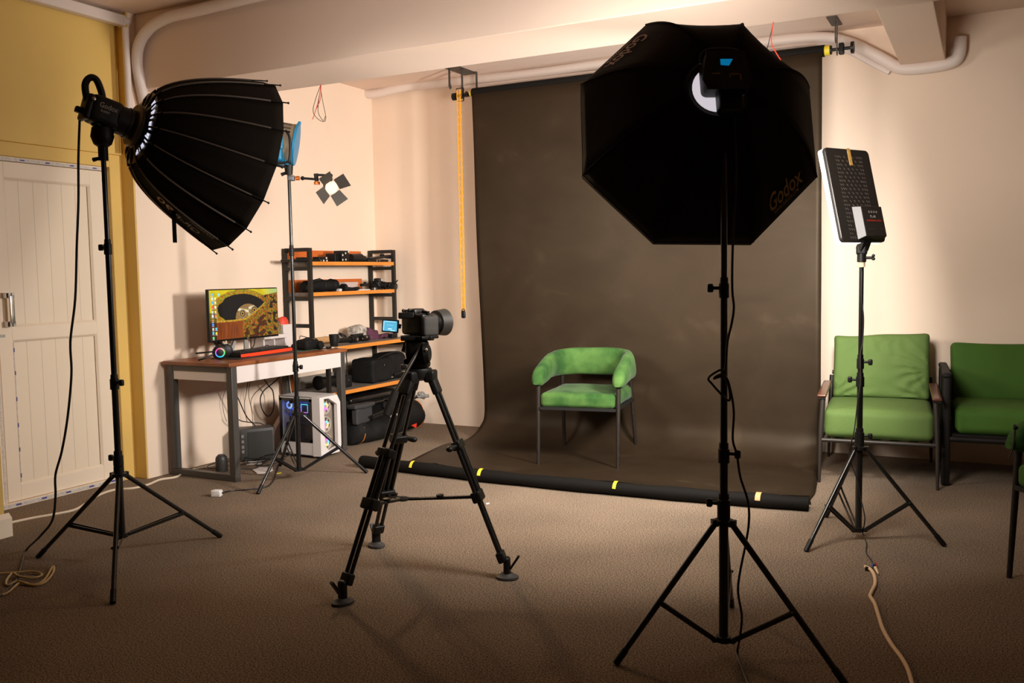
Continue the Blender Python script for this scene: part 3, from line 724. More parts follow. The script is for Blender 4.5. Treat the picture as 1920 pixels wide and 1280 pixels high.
for i in range(13):
    for j in range(21):
        x = -.115+.0155*i; z = -.215+.0205*j
        if z < -.06 and x > -.075: continue
        if (i+j) % 2 and 1 < i < 11: continue
        mb.box(lpp(x+.02, -.0148, z), (.008, .0012, .0035), Rp @ Matrix.Rotation(.5, 3, 'Y'))
        mb.box(lpp(x+.025, -.0148, z-.004), (.003, .0012, .006), Rp)
mb.build('vent_slots', mat('vent_grey', (.10, .085, .07), .4), lp)['kind'] = 'stuff'
mb = MB(); hx = .045
mb.loft([[lpp(hx+sx_*w_, -y_, -.145+sz_*h_) for sx_, sz_ in ((-1, -1), (1, -1), (1, 1), (-1, 1))] for w_, h_, y_ in ((.095, .085, .014), (.075, .075, .055))])
mb.build('control_box', mat('black_panel_shell'), lp, bevel=.003)
def ctf(cx, cz): return lambda x, y: lpp(hx+cx+x, -.0562, -.145+cz+y)
MB().text('o o o o', .022, ctf(0, .048)).build('button_print', GREYT, lp)
MB().text('PL-40', .018, ctf(-.005, .022)).build('model_print', GREYT, lp)
MB().text('PROFESSIONAL-STUDIO', .0105, ctf(0, .002)).build('red_print', mat('red_print', (.7, .04, .02), .5), lp)
MB().text('input dc 12v 5a', .0075, ctf(-.03, -.040)).text('TYPE-R', .008, ctf(.045, -.04)).build('small_print', mat('vent_grey'), lp)
MB().box(lpp(.01, -.0155, .195), (.022, .002, .085), Rp).box(lpp(.01, .005, .239), (.022, .04, .002), Rp).build('wooden_shim', WOODC, lp)
st = V((-.551, 4.813, 1.37))
mb = MB(); mb.cyl(st, st+V((0, 0, .03)), .017, n=14); mb.build('taped_spigot', CABC, lp)
mb = MB(); mb.cyl(st+V((0, 0, .025)), st+V((0, 0, .07)), .022, n=14).rbox(st+V((0, 0, .085)), (.05, .045, .05), .01); mb.bar(st+V((0, 0, .085)), lpp(.02, -.025, -.20), .05, .035).cyl(st+V((0, 0, .045)), st+V((.05, -.01, .045)), .007)
for i in range(3): mb.ball(st+V((.055, -.01, .045))+V((0, math.sin(i*2.1)*.010, math.cos(i*2.1)*.010)), .008, 6)
mb.build('swivel_mount', BLK, lp)

# --- blue film lamp at the top of the middle stand
fx = thing('fresnel_lamp', (-4.108, 4.745, 2.04), 'blue and silver film lamp in a black yoke peeking out behind the ribbed softbox', 'film lamp')
fc = V(vz(536, 268, (-4.108, 4.745))); fd = V((-CR.x*.93-CF.x*.12, -CR.y*.93-CF.y*.12, .17)).normalized()   # beam direction
Rf = frame(fd)
def fp(x, y, z): return fc + Rf @ V((x, y, z))
mb = MB(); mb.lathe(fp(0, -.06, 0), fd, [(0, .09), (.005, .13), (.02, .132), (.04, .126), (.11, .126), (.115, .10)], 28); mb.build('silver_barrel', SILVER, fx)
mb = MB(); mb.lathe(fp(0, -.075, 0), fd, [(0, .08), (.002, .137), (.018, .139), (.02, .12)], 28); mb.rbox(fp(0, -.068, .14), (.02, .02, .03), .006, Rf); mb.build('rear_rim', BLUE, fx)
mb = MB(); mb.lathe(fp(0, .05, 0), fd, [(0, .10), (.002, .128), (.05, .124), (.052, .10)], 28); mb.bb(fc+V((-.05, -.05, -.145)), fc+V((.03, .03, -.05)))
mb.rbox(fp(0, .055, -.105), (.15, .10, .10), .015, Rf); mb.rbox(fc-CR*.035-CF*.10+V((0, 0, -.075)), (.075, .09, .13), .015, frame(CF)).rbox(fc-CR*.012-CF*.13+V((0, 0, .01)), (.05, .03, .16), .014, frame(CF)); mb.build('front_housing', BLUE, fx)
mb = MB()
for i in range(9):
    t_ = i*2*PI/18-.4
    mb.box(fp(math.cos(t_)*.127, 0, math.sin(t_)*.127), (.004, .08, .012), Rf @ Matrix.Rotation(-t_, 3, 'Y'))
mb.build('cooling_slots', mat('slot_dark', (.08, .06, .045), .6), fx)
side = CR*.16 + V((0, 0, 0))
q = lambda u, z: fc + CR*u - CF*.145 + V((0, 0, z))
mb = MB(); mb.tube([q(.035, .05), q(.06, .0), q(.055, -.13), q(.03, -.155), q(-.06, -.165), V((-4.108, 4.745, 2.085))], .008, 8, 4); mb.build('yoke', BLKM, fx)
MB().text('ARRI', .03, lambda x, y: fc + CR*(.012-y*.9) - CF*.131 + V((0, 0, .055+x*.8))).build('maker_print', BLK, fx)
st = V((-4.108, 4.745, 2.04))
mb = MB(); mb.cyl(st, st+V((0, 0, .075)), .024, .03, 14).cyl(st+V((0, 0, .02)), st+CR*-.05+V((0, 0, .0)), .007, .012); mb.build('spigot_clamp', BLKM, fx)

# --- little barn-door spotlight on a jointed arm
SCN = (-4.108, 4.745)
A0 = V(vz(546, 334, SCN)); A1 = V(vz(594, 336, SCN)); A1b = V(vz(592, 329, SCN)); A2 = V(vz(620, 329, SCN)); A3 = V(vz(620, 345, SCN))
ar = thing('jointed_arm', (SCN[0], SCN[1], A0.z-.03), 'jointed black clamp arm reaching right from the middle stand', 'clamp arm')
MB().rbox(A0+CR*.0, (.045, .045, .035), .006, frame(CR)).build('stand_clamp', mat('steel_grey', (.16, .16, .17), .4, .5), ar)
MB().cyl(A0+CR*.03, A0+CR*.055, .014).build('orange_lock', mat('orange_anodised', (.75, .16, .02), .35, .4), ar)
MB().cyl(A0+CR*.07, A1, .008, n=12).ball(A0+CR*.075, .014, 8).cyl(A1-V((0, 0, .012)), A1b+V((0, 0, .012)), .014, n=12).build('arm_link', BLKM, ar)
MB().cyl(A1-V((0, 0, .016)), A1-V((0, 0, .034)), .02, n=10).build('orange_lock', mat('orange_anodised'), ar)
MB().cyl(A1b+V((0, 0, .005)), A2, .008, n=12).ball(A2, .014, 8).cyl(A2, A3, .010).build('arm_link', BLKM, ar)
sc_ = V(vz(622, 352, SCN)); sd = (-CF*.80 + CR*.38 + V((0, 0, -.28))).normalized(); Rs = frame(sd, roll=.62)
sl = thing('barn_door_spotlight', (sc_.x, sc_.y, sc_.z-.1), 'small lit spotlight with four black barn doors at the end of the arm', 'spotlight')
def sq(x, y, z): return sc_ + Rs @ V((x, y, z))
MB().cyl(sq(0, -.09, 0), sq(0, -.005, 0), .036, .042, 18).build('lamp_body', BLKM, sl)
MB().lathe(sq(0, -.006, 0), sd, [(0, .001), (.001, .042), (.006, .040), (.008, .001)], 20).build('glowing_lens', mat('warm_lens', (.02, .02, .02), .9, spec=0., emit=(1, .60, .27), es=2.6), sl)
for x, z in ((1, 0), (-1, 0), (0, 1), (0, -1)):
    o_ = V((x, 0, z)); tt = V((z, 0, x)); mb = MB(); hw = .038 if x else .036
    b0, b1 = .040, .040+.072
    pts_ = [sq(*(o_*b0+tt*hw)), sq(*(o_*b0-tt*hw)), sq(*(o_*b1*.98-tt*hw*1.25+V((0, .045, 0)))), sq(*(o_*b1*.98+tt*hw*1.25+V((0, .045, 0))))]
    mb.prism(pts_, sd*.0012); mb.build('barn_door', mat('barn_door_metal', (.05, .042, .035), .45, .3), sl)
L_ = bpy.data.lights.new('spot_bulb', 'SPOT'); L_.energy = SPOT_W; L_.color = (1, .66, .34); L_.spot_size = 1.9; L_.spot_blend = .6; L_.shadow_soft_size = .055
lo = bpy.data.objects.new('spot_bulb', L_); COL.objects.link(lo); lo.parent = sl
_mm = frame(sd); lo.matrix_world = Matrix.Translation(V(sq(0, .03, 0))-sl.location) @ Matrix((_mm.col[0], _mm.col[2], -_mm.col[1])).transposed().to_4x4()

# ============================================================ VIDEO TRIPOD AND CAMERA
T0 = (-2.262, 3.435); TH = V((T0[0], T0[1], 0))
tv = thing('video_tripod', (T0[0], T0[1], 0), 'large black two-stage video tripod with fluid head standing in the middle of the floor', 'tripod')
hub = V((T0[0], T0[1], .945))
mb = MB(); mb.lathe(hub+V((0, 0, -.05)), (0, 0, 1), [(0, .03), (.01, .05), (.045, .062), (.055, .058), (.056, .04)], 24); mb.build('bowl_hub', BLKM, tv)
MB().lathe(hub+V((0, 0, .006)), (0, 0, 1), [(0, .035), (.006, .052), (.02, .055), (.034, .050), (.042, .03)], 24).build('leveling_collar', BLKG, tv)
# spreader hub
SH = V(vz(755, 935, (-2.33, 3.40))); SH.z = .353
feet_v = [(fl(643, 1131), (708, 850), (686, 945), 'near'), (fl(951, 1084), (858, 835), (892, 930), 'right'), (fl(706, 1024), (748, 822), (724, 925), 'far')]
def clampv(px_, py_, A, B):
    # point on line A-B whose picture height is py_
    best = None
    for i in range(101):
        p = A.lerp(B, i/100); d = p-CP; y = 640-_f*d.dot(CU)/d.dot(CF)
        if best is None or abs(y-py_) < best[0]: best = (abs(y-py_), i/100)
    return best[1]
for F_, c1, c2, nm in feet_v:
    F_ = V((F_.x, F_.y, .0)); d = (V((F_.x, F_.y, 0))-V((hub.x, hub.y, 0))).normalized(); s = d.cross(V((0, 0, 1)))
    A = hub + d*.06 + V((0, 0, -.035)); Bt = V((F_.x, F_.y, .085)) - d*.02
    t1 = clampv(*c1, A, Bt); t2 = clampv(*c2, A, Bt); ax = (Bt-A).normalized(); up = ax.cross(s)
    lg = MB()
    for q in (-1, 1): lg.cyl(A+s*q*.024, A.lerp(Bt, t1)+s*q*.024, .0092, n=12)
    lg = lg.build('leg', BLKG, tv)
    MB().rbox(hub+d*.055+V((0, 0, -.03)), (.075, .05, .055), .012, frame(d)).rbox(A+ax*.035, (.07, .09, .032), .01, frame(ax)).build('hip_joint', BLKM, lg)
    mb = MB(); J = A.lerp(Bt, t1); K = A.lerp(Bt, t2)
    for q in (-1, 0, 1): mb.cyl(J+s*q*.026, K+s*q*.026, .0095, n=10)
    for q in (-.5, .5): mb.cyl(J+s*q*.026-up*.012, K+s*q*.026-up*.012, .0095, n=10)
    mb.build('middle_stage', BLKG, lg)
    mb = MB(); mb.rbox(J, (.085, .04, .042), .008, frame(ax)); mb.cyl(J+s*.035, J+s*.065+up*.02, .010, .014, 12).ball(J+s*.07+up*.022, .017, 10, (1, 1, .8)); mb.build('leg_lock', BLK, lg)
    mb = MB()
    for q in (-1, 1): mb.cyl(K+s*q*.015, Bt+s*q*.015, .0098, n=10)
    mb.build('lower_stage', BLKG, lg)
    mb = MB(); mb.rbox(K, (.08, .05, .045), .008, frame(ax)); mb.build('spreader_clamp', BLK, lg)
    mb = MB(); mb.rbox(Bt-ax*.015, (.058, .05, .035), .008, frame(ax)); mb.rbox(Bt+V((0, 0, -.03))+d*.02, (.045, .03, .09), .014, frame(d)); 
    mb.bar(Bt+d*.035+V((0, 0, -.04)), Bt+d*.075+V((0, 0, .02)), .02, .01); mb.build('foot_bracket', BLK, lg)
    mb = MB(); mb.loft([[V((F_.x, F_.y, z))+d*math.cos(2*PI*i/28)*r_*1.25+s*math.sin(2*PI*i/28)*r_ for i in range(28)] for z, r_ in ((0, .036), (.004, .042), (.012, .041), (.018, .028), (.026, .022))]); mb.build('rubber_foot', mat('grey_rubber', (.05, .045, .04), .6), lg)
    # spreader arm
    e = K+V((0, 0, -.005)); mid = e.lerp(SH, .5)
    mb = MB(); mb.bar(e-d*.02, mid, .016, .012).bar(mid, SH, .022, .010).lathe(mid+V((0, 0, .004)), (0, 0, 1), [(0, .012), (.003, .017), (.012, .018), (.014, .012)], 14); mb.build('spreader_arm', BLKM, tv)
MB().lathe(SH-V((0, 0, .006)), (0, 0, 1), [(0, .025), (.004, .034), (.010, .034), (.016, .018)], 18).build('spreader_hub', BLKM, tv)
# fluid head
def tp(x, y, off=0.): return V(vz(x, y, (T0[0], T0[1]))) - V((CF.x, CF.y, 0)).normalized()*off
mb = MB(); c = tp(782, 652); mb.rbox(c, (.105, .11, .085), .03, frame(CF)); mb.cyl(tp(770, 664), tp(802, 660, .03), .048, .045, 24); mb.cyl(tp(797, 661, .05), tp(806, 660, .05), .047, .043, 24)
mb.cyl(tp(757, 647), tp(765, 650), .03, n=18).rbox(tp(768, 678), (.05, .06, .03), .008, frame(CF)); mb.rbox(tp(783, 634), (.14, .12, .022), .006, frame(CF)); mb.build('fluid_head', BLK, tv)
MB().torus(tp(803, 660, .09), CR, .020, .006, 14, 6, -1.2, 1.4).build('tension_scale', mat('pale_scale', (.5, .46, .36), .4), tv)
pa, pb, pc_ = tp(794, 642, .04), tp(750, 724, .16), tp(735, 765, .20)
hn = MB().cyl(pa, pb, .0075, n=12).rbox(tp(764, 682, .12), (.03, .03, .02), .006, frame(CF)).build('pan_handle', mat('grey_tube', (.09, .08, .07), .3, .6), tv)
MB().tube([pb, pb.lerp(pc_, .1), pb.lerp(pc_, .5), pc_], .0165, 14, 3).build('foam_grip', mat('foam_grip', (.035, .03, .026), .8), hn)
# the camera on the head
cb = tp(786, 607); cax = (CF*.72 + CR*.69); cax.z = 0; cax.normalize(); Rc = frame(cax)
cm = thing('video_camera', (cb.x, cb.y, cb.z-.07), 'black mirrorless camera with flipped-out blue screen on top of the tripod', 'camera')
def cp_(x, y, z): return cb + Rc @ V((x, y, z))
mb = MB(); mb.rbox(cp_(-.012, 0, 0), (.150, .075, .098), .016, Rc); mb.rbox(cp_(-.02, .0, .052), (.055, .07, .034), .012, Rc); mb.build('camera_body', mat('camera_black', (.010, .010, .010), .38), cm)
mb = MB(); mb.rbox(cp_(.062, .008, -.008), (.034, .088, .092), .014, Rc); mb.build('hand_grip', mat('rubber_grip', (.045, .041, .036), .55, bump=.4, bscale=300), cm)
mb = MB(); mb.cyl(cp_(-.005, .03, 0), cp_(-.005, .10, 0), .042, .044, 28); mb.build('lens', BLKG, cm)
mb = MB(); mb.loft([[cp_(-.005+math.cos(2*PI*i/32)*r_, y_, math.sin(2*PI*i/32)*r_) for i in range(32)] for y_, r_ in ((.10, .044), (.103, .056), (.155, .062), (.155, .058), (.105, .05))], False); mb.build('lens_hood', mat('hood_black', (.03, .027, .023), .5), cm)
mb = MB()
for x, z, r_ in ((.035, .055, .012), (.058, .052, .010), (-.06, .054, .012)): mb.cyl(cp_(x, 0, z-.008), cp_(x, 0, z+.006), r_, n=16)
mb.build('control_dials', BLKG, cm)
mb = MB(); mb.rbox(cp_(0, 0, -.058), (.15, .10, .014), .004, Rc); mb.build('mounting_plate', BLK, cm)
mb = MB(); mb.rbox(tp(763, 591, .02), (.07, .03, .028), .005, frame(CF)).bar(tp(757, 584, .02), tp(768, 580, .02), .012, .006).cyl(tp(762, 590, .02), tp(762, 580, .02), .007).ball(tp(757, 582, .02), .008, 6).ball(tp(768, 581, .02), .008, 6); mb.build('accessory_clamp', BLKM, cm)
mb = MB(); s0_ = tp(732, 611, .0); rs = frame(CF+CR*.25, roll=.07)
mb.rbox(s0_, (.080, .008, .058), .004, rs).bar(s0_+CR*.035, tp(752, 612), .012, .02); sm = mb.build('flip_screen', BLK, cm)
mb = MB(); mb.box(s0_-(rs @ V((0, .0045, 0))), (.066, .001, .046), rs); mb.build('screen_image', mat('blue_screen', (.05, .2, .3), .4, emit=(.10, .42, .62), es=.9), sm)
mb = MB(); o_ = s0_-(rs @ V((0, .0055, 0)))
for x, z, w_, h_ in ((0, .019, .05, .003), (0, -.013, .018, .005), (-.030, 0, .003, .04), (.014, -.02, .02, .003), (0, .004, .03, .001)): mb.box(o_+rs @ V((x, 0, z)), (w_, .0006, h_), rs)
mb.build('screen_icons', mat('icon_glow', (.5, .7, .8), .4, emit=(.55, .85, .95), es=.8), sm)

# ============================================================ CHAIRS
def velvet_chair(loc, rz, label):
    t = thing('velvet_armchair', (0, 0, 0), label, 'chair', 'green velvet tub chairs')
    mb = MB(); mb.rbox((0, -.015, .462), (.535, .60, .098), .026, n=8, puff=(.006, .006, .010), wr=.004, wf=9); mb.build('seat', VELVET, t)
    mb = MB()
    mb.bar((-.275, -.30, .405), (.275, -.30, .405), .03, .02); mb.bar((-.275, .26, .405), (.275, .26, .405), .03, .02)
    for s in (-1, 1): mb.bar((s*.268, -.30, .405), (s*.268, .27, .405), .03, .02)
    mb.build('seat_frame', BLKM, t)
    for s in (-1, 1):
        for (a, b) in (((s*.288, -.318, .0), (s*.290, -.285, .575)), ((s*.283, .345, .0), (s*.262, .225, .60))):
            mb = MB(); mb.tube([a, V(a).lerp(V(b), .5), b], lambda q: .0115+.0045*q, 12, 2); mb.build('leg', mat('worn_black_leg', (.010, .007, .005), .5, spec=.3, col2=(.018, .013, .009), vscale=60), t)
    # wrap-round back and arms: a padded band
    mb = MB(); rings = []; NR = 46
    for i in range(NR+1):
        u = -1+2*i/NR; au = abs(u)
        ang = u*2.10                                      # 0 at the back
        x = math.copysign(abs(math.sin(ang))**.80, ang)*.290 if au < .75 else math.copysign(.290-.004*(au-.75)*4, u)
        # y along the U
        sgm = au
        if sgm < .42: y = .285*math.cos(sgm/.42*PI/2)**.62
        else: y = -(sgm-.42)/.58*.335
        if sgm < .42: x = math.copysign(.292*math.sin(sgm/.42*PI/2)**.72, u) if sgm > 0 else 0
        else: x = math.copysign(.292, u)
        f = max(0, 1-sgm)                               # 1 back, 0 front tip
        top = .662 + .130*math.sin(min(1, f/.93)*PI/2)**1.05 ; bot = .582 - .035*(1-min(1, f/.55))
        tip = max(0, (sgm-.86)/.14)
        top -= .055*tip**2; bot += .02*tip**2
        hh = (top-bot)/2; zc = (top+bot)/2; th = .040+.008*(1-f)
        if tip > 0: th *= (1-.55*tip**3); hh *= (1-.25*tip**3)
        rings.append((V((x, y, zc)), hh, th, f))
    pts = [r[0] for r in rings]
    sk = []
    for i, (c, hh, th, f) in enumerate(rings):
        d = (pts[min(i+1, NR)]-pts[max(i-1, 0)]); d.z = 0; d.normalize(); nrm = V((d.y, -d.x, 0))
        ring = []
        for j in range(20):
            a = 2*PI*j/20; ca, sa = math.cos(a), math.sin(a)
            px_ = math.copysign(abs(ca)**.75, ca)*th; pz = math.copysign(abs(sa)**.8, sa)*hh
            p = c + nrm*(px_ + .03*max(0, f-.3)*(pz/.1)) + V((0, 0, pz))
            p += noise.noise_vector(p*9)*.003
            ring.append(p)
        sk.append(ring)
    mb.loft(sk); mb.build('backrest', VELVET, t)
    t.location = loc; t.rotation_euler = (0, 0, rz); return t
velvet_chair((-2.572, 6.140, .006), .143, 'green velvet tub chair with thin black legs alone on the dark paper backdrop')
velvet_chair((.540, 4.44, 0), -.927, 'green velvet tub chair cut off by the right edge of the photo')
# strap with small black clip hanging over its arm
E0 = V(onY(1906, 802, 4.56))
MB_ = MB(); c0 = V(onY(1912, 800, 4.58)); 
ss = thing('strap', (c0.x, c0.y, .62), 'thin dark strap with black clip slung over the chair arm at the right edge', 'strap')
sy = 4.462
MB().tube([V(onY(1915, 799, 4.56)), V(onY(1903, 805, 4.50)), V(onY(1901, 825, 4.455)), V(onY(1898, 845, 4.45)), V(onY(1891, 858, 4.45))], .003, 6, 4).build('cord', mat('dark_strap', (.03, .02, .014), .7), ss)
MB().rbox(V(onY(1912, 798, 4.54)), (.05, .03, .012), .004).ball(V(onY(1904, 802, 4.5)), .010, 6).build('clip', BLK, ss)

# green armchair with wooden arm pads
ac = thing('lounge_armchair', (0, 0, 0), 'green cushioned armchair with thin dark frame and wooden arm pads behind the flat panel light', 'armchair')
FRM = mat('dark_bronze_frame', (.026, .020, .015), .45, .2)
hw = .34
mb = MB(); mb.rbox((0, -.03, .372), (.645, .70, .178), .035, n=9, puff=(.004, .012, .018), wr=.003, wf=6); mb.build('seat_cushion', CANV, ac)
Rb = Matrix.Rotation(-.17, 3, 'X')
def creases(u):
    d = 0
    for cx, cz, k, am in ((-1, -1.05, 1, .012), (1, -1.05, -1, .012), (1.0, -.1, -1, .007), (-.3, 1.1, 1, .004), (.35, 1.1, -1, .004)):
        r_ = math.hypot(u[0]-cx, (u[2]-cz)*.8); th = math.atan2(u[2]-cz, (u[0]-cx)*k)
        d += am*math.sin(th*13+r_*2.2+noise.noise(V((u[0]*3, u[2]*3, cx)))*2.5)*math.exp(-((r_-.35)/.42)**2)
    return (0, d*(1 if u[1] < 0 else 0)*(1-u[0]**6)*(1-u[2]**6), .010*math.sin(u[0]*2.3)*max(0, u[2]))
mb = MB(); mb.rbox((.005, .295, .675), (.625, .150, .455), .032, Rb, n=40, puff=(-.006, .048, -.012), wr=.006, wf=5.0, seed=3, disp=creases); mb.build('back_cushion', CANV, ac)
for s in (-1, 1):
    mb = MB(); mb.tube([(s*(hw+.004), -.455, 0), (s*(hw), -.43, .28), (s*(hw-.012), -.405, .545)], lambda q: .0085+.0085*min(1, q*1.6), 12, 4); mb.build('leg', FRM, ac)
    mb = MB(); mb.tube([(s*hw, .41, 0), (s*(hw-.01), .37, .30), (s*(hw-.02), .40, .60)], lambda q: .0085+.0085*min(1, q*1.6), 12, 4); mb.build('leg', FRM, ac)
    mb = MB(); mb.rbox((s*(hw-.005), -.13, .566), (.056, .62, .018), .007, Matrix.Rotation(.035, 3, 'X')); mb.build('arm_pad', LETWOOD, ac)
    mb = MB(); mb.bar((s*(hw-.005), -.43, .546), (s*(hw-.005), .18, .566), .045, .022); mb.build('arm_rail', BLKM, ac)
mb = MB()
mb.cyl((-hw, -.43, .272), (hw, -.43, .272), .014, n=14).cyl((-hw+.01, .37, .30), (hw-.01, .37, .30), .013, n=12).cyl((-hw+.02, .41, .62), (hw-.02, .41, .62), .013, n=12)
for s in (-1, 1): mb.cyl((s*hw, -.43, .272), (s*(hw-.01), .37, .272), .013, n=12)
for i in range(5): mb.bb((-.26+.11*i, -.42, .262), (-.20+.11*i, .36, .270))
mb.build('frame_rails', FRM, ac)
ac.location = (-.625, 6.505, 0); ac.rotation_euler = (0, 0, .085)

# green two-seat sofa
sf = thing('sofa', (0, 0, 0), 'dark green two-seat sofa with black side frames, beside the armchair at the right edge', 'sofa')
SW = 1.36
FB = mat('black_sofa_frame', (.008, .006, .005), .6, spec=.25)
for i, x in enumerate((SW*.27, SW*.75)):
    mb = MB(); mb.rbox((x, -.02, .388), (.628, .68, .16), .04, n=9, puff=(.004, .012, .012), wr=.003, wf=6, seed=i); mb.build('seat_cushion', CANVD, sf)
    mb = MB(); mb.rbox((x, .275, .625), (.64, .15, .405), .028, Rb, n=14, puff=(-.004, .035, -.006), wr=.006, wf=5, seed=5+i); mb.build('back_cushion', CANVD, sf)
for xx in (0.0, SW):
    mb = MB(); mb.rbox((xx, -.36, .33), (.05, .045, .70), .016); mb.rbox((xx, .30, .33), (.05, .045, .66), .016); mb.rbox((xx, -.03, .672), (.055, .72, .035), .015); mb.box((xx, -.03, .46), (.018, .66, .42)); mb.rbox((xx, -.03, .265), (.04, .68, .04), .01)
    mb.build('arm_frame', FB, sf)
mb = MB(); mb.cyl((0, -.36, .275), (SW, -.36, .275), .018, n=12).bb((0, .29, .60), (SW, .32, .64)).bb((0, .28, .26), (SW, .31, .29)).bb((.02, -.34, .29), (SW-.02, .30, .305)); mb.build('seat_frame', FB, sf)
sf.location = (-.235, 6.60, .02); sf.rotation_euler = (0, 0, .075)

# ============================================================ DESK
DT = .802
dk = thing('computer_desk', (-4.75, 5.11, 0), 'brown-topped desk with white apron and grey metal legs against the left wall', 'desk')
MB().bb((-5.06, 4.475, .775), (-4.438, 5.735, DT)).build('desktop', BROWNW, dk, bevel=.006)
MB().bb((-4.463, 4.54, .662), (-4.447, 5.70, .775)).build('apron', WHITEL, dk, bevel=.002)
for y in (4.515, 5.70): MB().bb((-4.99, y-.008, .675), (-4.50, y+.008, .765)).build('side_apron', WHITEL, dk)
for y in (4.50, 5.66):
    for x in (-5.045, -4.495): MB().bb((x, y, .045), (x+.05, y+.05, .775)).build('leg', GREYL, dk, bevel=.003)
    MB().bb((-5.045, y, 0), (-4.445, y+.05, .045)).build('foot_rail', GREYL, dk, bevel=.003)
    MB().bb((-4.995, y, .735), (-4.495, y+.05, .7745)).build('top_rail', GREYL, dk, bevel=.003)

# ---- monitor
mo = thing('monitor', (-4.86, 4.98, DT), 'large slim monitor on the brown desk showing an owl in a hollow tree', 'monitor')
MX, MY0, MY1, MZ0, MZ1 = -4.762, 4.632, 5.328, .922, 1.290
MB().rbox((MX-.016, (MY0+MY1)/2, (MZ0+MZ1)/2), (.028, MY1-MY0, MZ1-MZ0), .006).build('bezel', BLK, mo)
def owl(u, v):
    nz = lambda s, k=0: noise.noise(V((u*s, v*s*.6, k)))*.5+.5
    h = lambda s, k=0: noise.noise(V((u*s*1.8, v*s, k)))*.5+.5
    g = h(5, 1)
    c = [.62+.45*(g-.4), .50+.40*(g-.4), .01]
    if u > .78 and v < .5: 
        m = min(1, (u-.78)/.14); c = [c[0]*(1-m)+.42*m, c[1]*(1-m)+.52*m, .01+.16*m]
    # trunk body below the lip line
    lip = .62 if u < .34 else .62-.02*(u-.34)/.14 if u < .5 else .60-.34*((u-.5)/.32)**1.2
    ex, ey = (u-.46)/.36, (v-.40)/.33
    ca, sa = math.cos(-.32), math.sin(-.32); rx, ry = ex*ca-ey*sa, ex*sa+ey*ca
    r = math.hypot(rx, ry) + .10*(nz(14, 5)-.5)
    gold = (.42*h(26, 3)**1.4*1.6, .22*h(24, 9)**1.6*1.7, .01)
    if r < 1.22: c = [.36+.5*(h(22, 2)-.5), .23+.4*(h(20, 4)-.5), .012]
    if u > .74 and v > .08+.25*(1-u):
        k = h(12, 8); c = list(gold) if k > .42 else [.02, .015, .004]
    if r < .95 and v < lip+.01: c = [.004, .003, .003]
    # owl head
    ox, oy = (u-.545)/.185, (v-.60)/.30
    if ox*ox+oy*oy < 1 and v < lip:
        k = h(40, 6); c = [.34*k+.12, .20*k+.07, .06*k+.03]
        for bx, by, sg in ((.47, .43, 1), (.64, .365, -1)):
            if abs((v-by)-.35*sg*(u-bx)) < .028 and abs(u-bx) < .085: c = [.70, .62, .42]
        for bx, by in ((.463, .50), (.640, .44)):
            d = math.hypot(u-bx, (v-by)*.56)
            if d < .050: c = [.30, .22, .12]
            if d < .036: c = [.02, .014, .01]
            if d < .026: c = [.55, .30, .03]
            if d < .014: c = [.006, .005, .004]
        if math.hypot(u-.560, (v-.53)*.5) < .018: c = [.5, .42, .2]
    if v >= lip and not (u > .82):
        if u < .46: k = nz(3, 7)*.3 + (noise.noise(V((u*60, v*3, 2)))*.5+.5); c = [.30*k+.05, .075*k+.008, .005]
        elif v < lip+.22 or h(9, 12) > .52: c = list(gold)
        else: k = noise.noise(V((u*50, v*4, 2)))*.5+.5; c = [.13*k+.02, .035*k+.005, .004]
        if v-lip < .035: c = [.55*h(30, 3)+.2, .38*h(30, 3)+.08, .03]
    if u < .085 and v > .04: c = [x*.25 for x in c] if v > .45 else [x*.9 for x in c]
    return [max(0, x)**1.12*.95 for x in c]
nu, nv = 190, 108
mb = MB(); mb.cols = []; g_ = []
for j in range(nv+1):
    row = []
    for i in range(nu+1):
        u, v = i/nu, j/nv
        row.append(mb.v((MX-.001, MY0+.008+(MY1-MY0-.016)*u, MZ1-.008-(MZ1-MZ0-.022)*v))); mb.cols.append(owl(u, v))
    g_.append(row)
for j in range(nv):
    for i in range(nu): mb.face([g_[j][i], g_[j+1][i], g_[j+1][i+1], g_[j][i+1]])
mb.build('screen', mat_emit_attr('screen_glow', 1.05), mo)
ic = [(.02, .05, (.1, .5, .9)), (.02, .13, (.6, .7, .9)), (.02, .21, (.05, .4, .8)), (.02, .30, (.9, .1, .05)), (.02, .40, (.5, .6, .5)), (.02, .48, (.8, .8, .85)), (.02, .57, (.5, .2, .1)), (.02, .65, (.05, .3, .9)), (.02, .74, (.6, .6, .4)), (.02, .82, (.05, .6, .8)), (.02, .92, (.1, .7, .2)),
      (.06, .13, (.8, .8, .3)), (.06, .21, (.8, .75, .4)), (.06, .30, (.9, .85, .6)), (.06, .40, (.8, .6, .2)), (.06, .48, (.9, .2, .1)), (.06, .74, (.1, .6, .8)), (.06, .83, (.9, .65, .05)), (.11, .05, (.2, .7, .8))]
mb = MB(); mb.cols = []
for u, v, c in ic:
    y = MY0+.012+(MY1-MY0)*u; z = MZ1-.012-(MZ1-MZ0-.022)*v
    mb.face([mb.v((MX, y, z)), mb.v((MX, y, z-.016)), mb.v((MX, y+.016, z-.016)), mb.v((MX, y+.016, z))]); mb.cols += [c]*4
    mb.face([mb.v((MX, y-.001, z-.019)), mb.v((MX, y-.001, z-.022)), mb.v((MX, y+.018, z-.022)), mb.v((MX, y+.018, z-.019))]); mb.cols += [(.6, .6, .6)]*4
mb.build('desktop_icons', mat_emit_attr('screen_glow', 1.05), mo)['kind'] = 'stuff'
MB().text('DELL', .010, lambda x, y: V((MX-.0005, (MY0+MY1)/2+.02+x, MZ0+.007+y))).build('maker_print', GREYT, mo)
mb = MB()
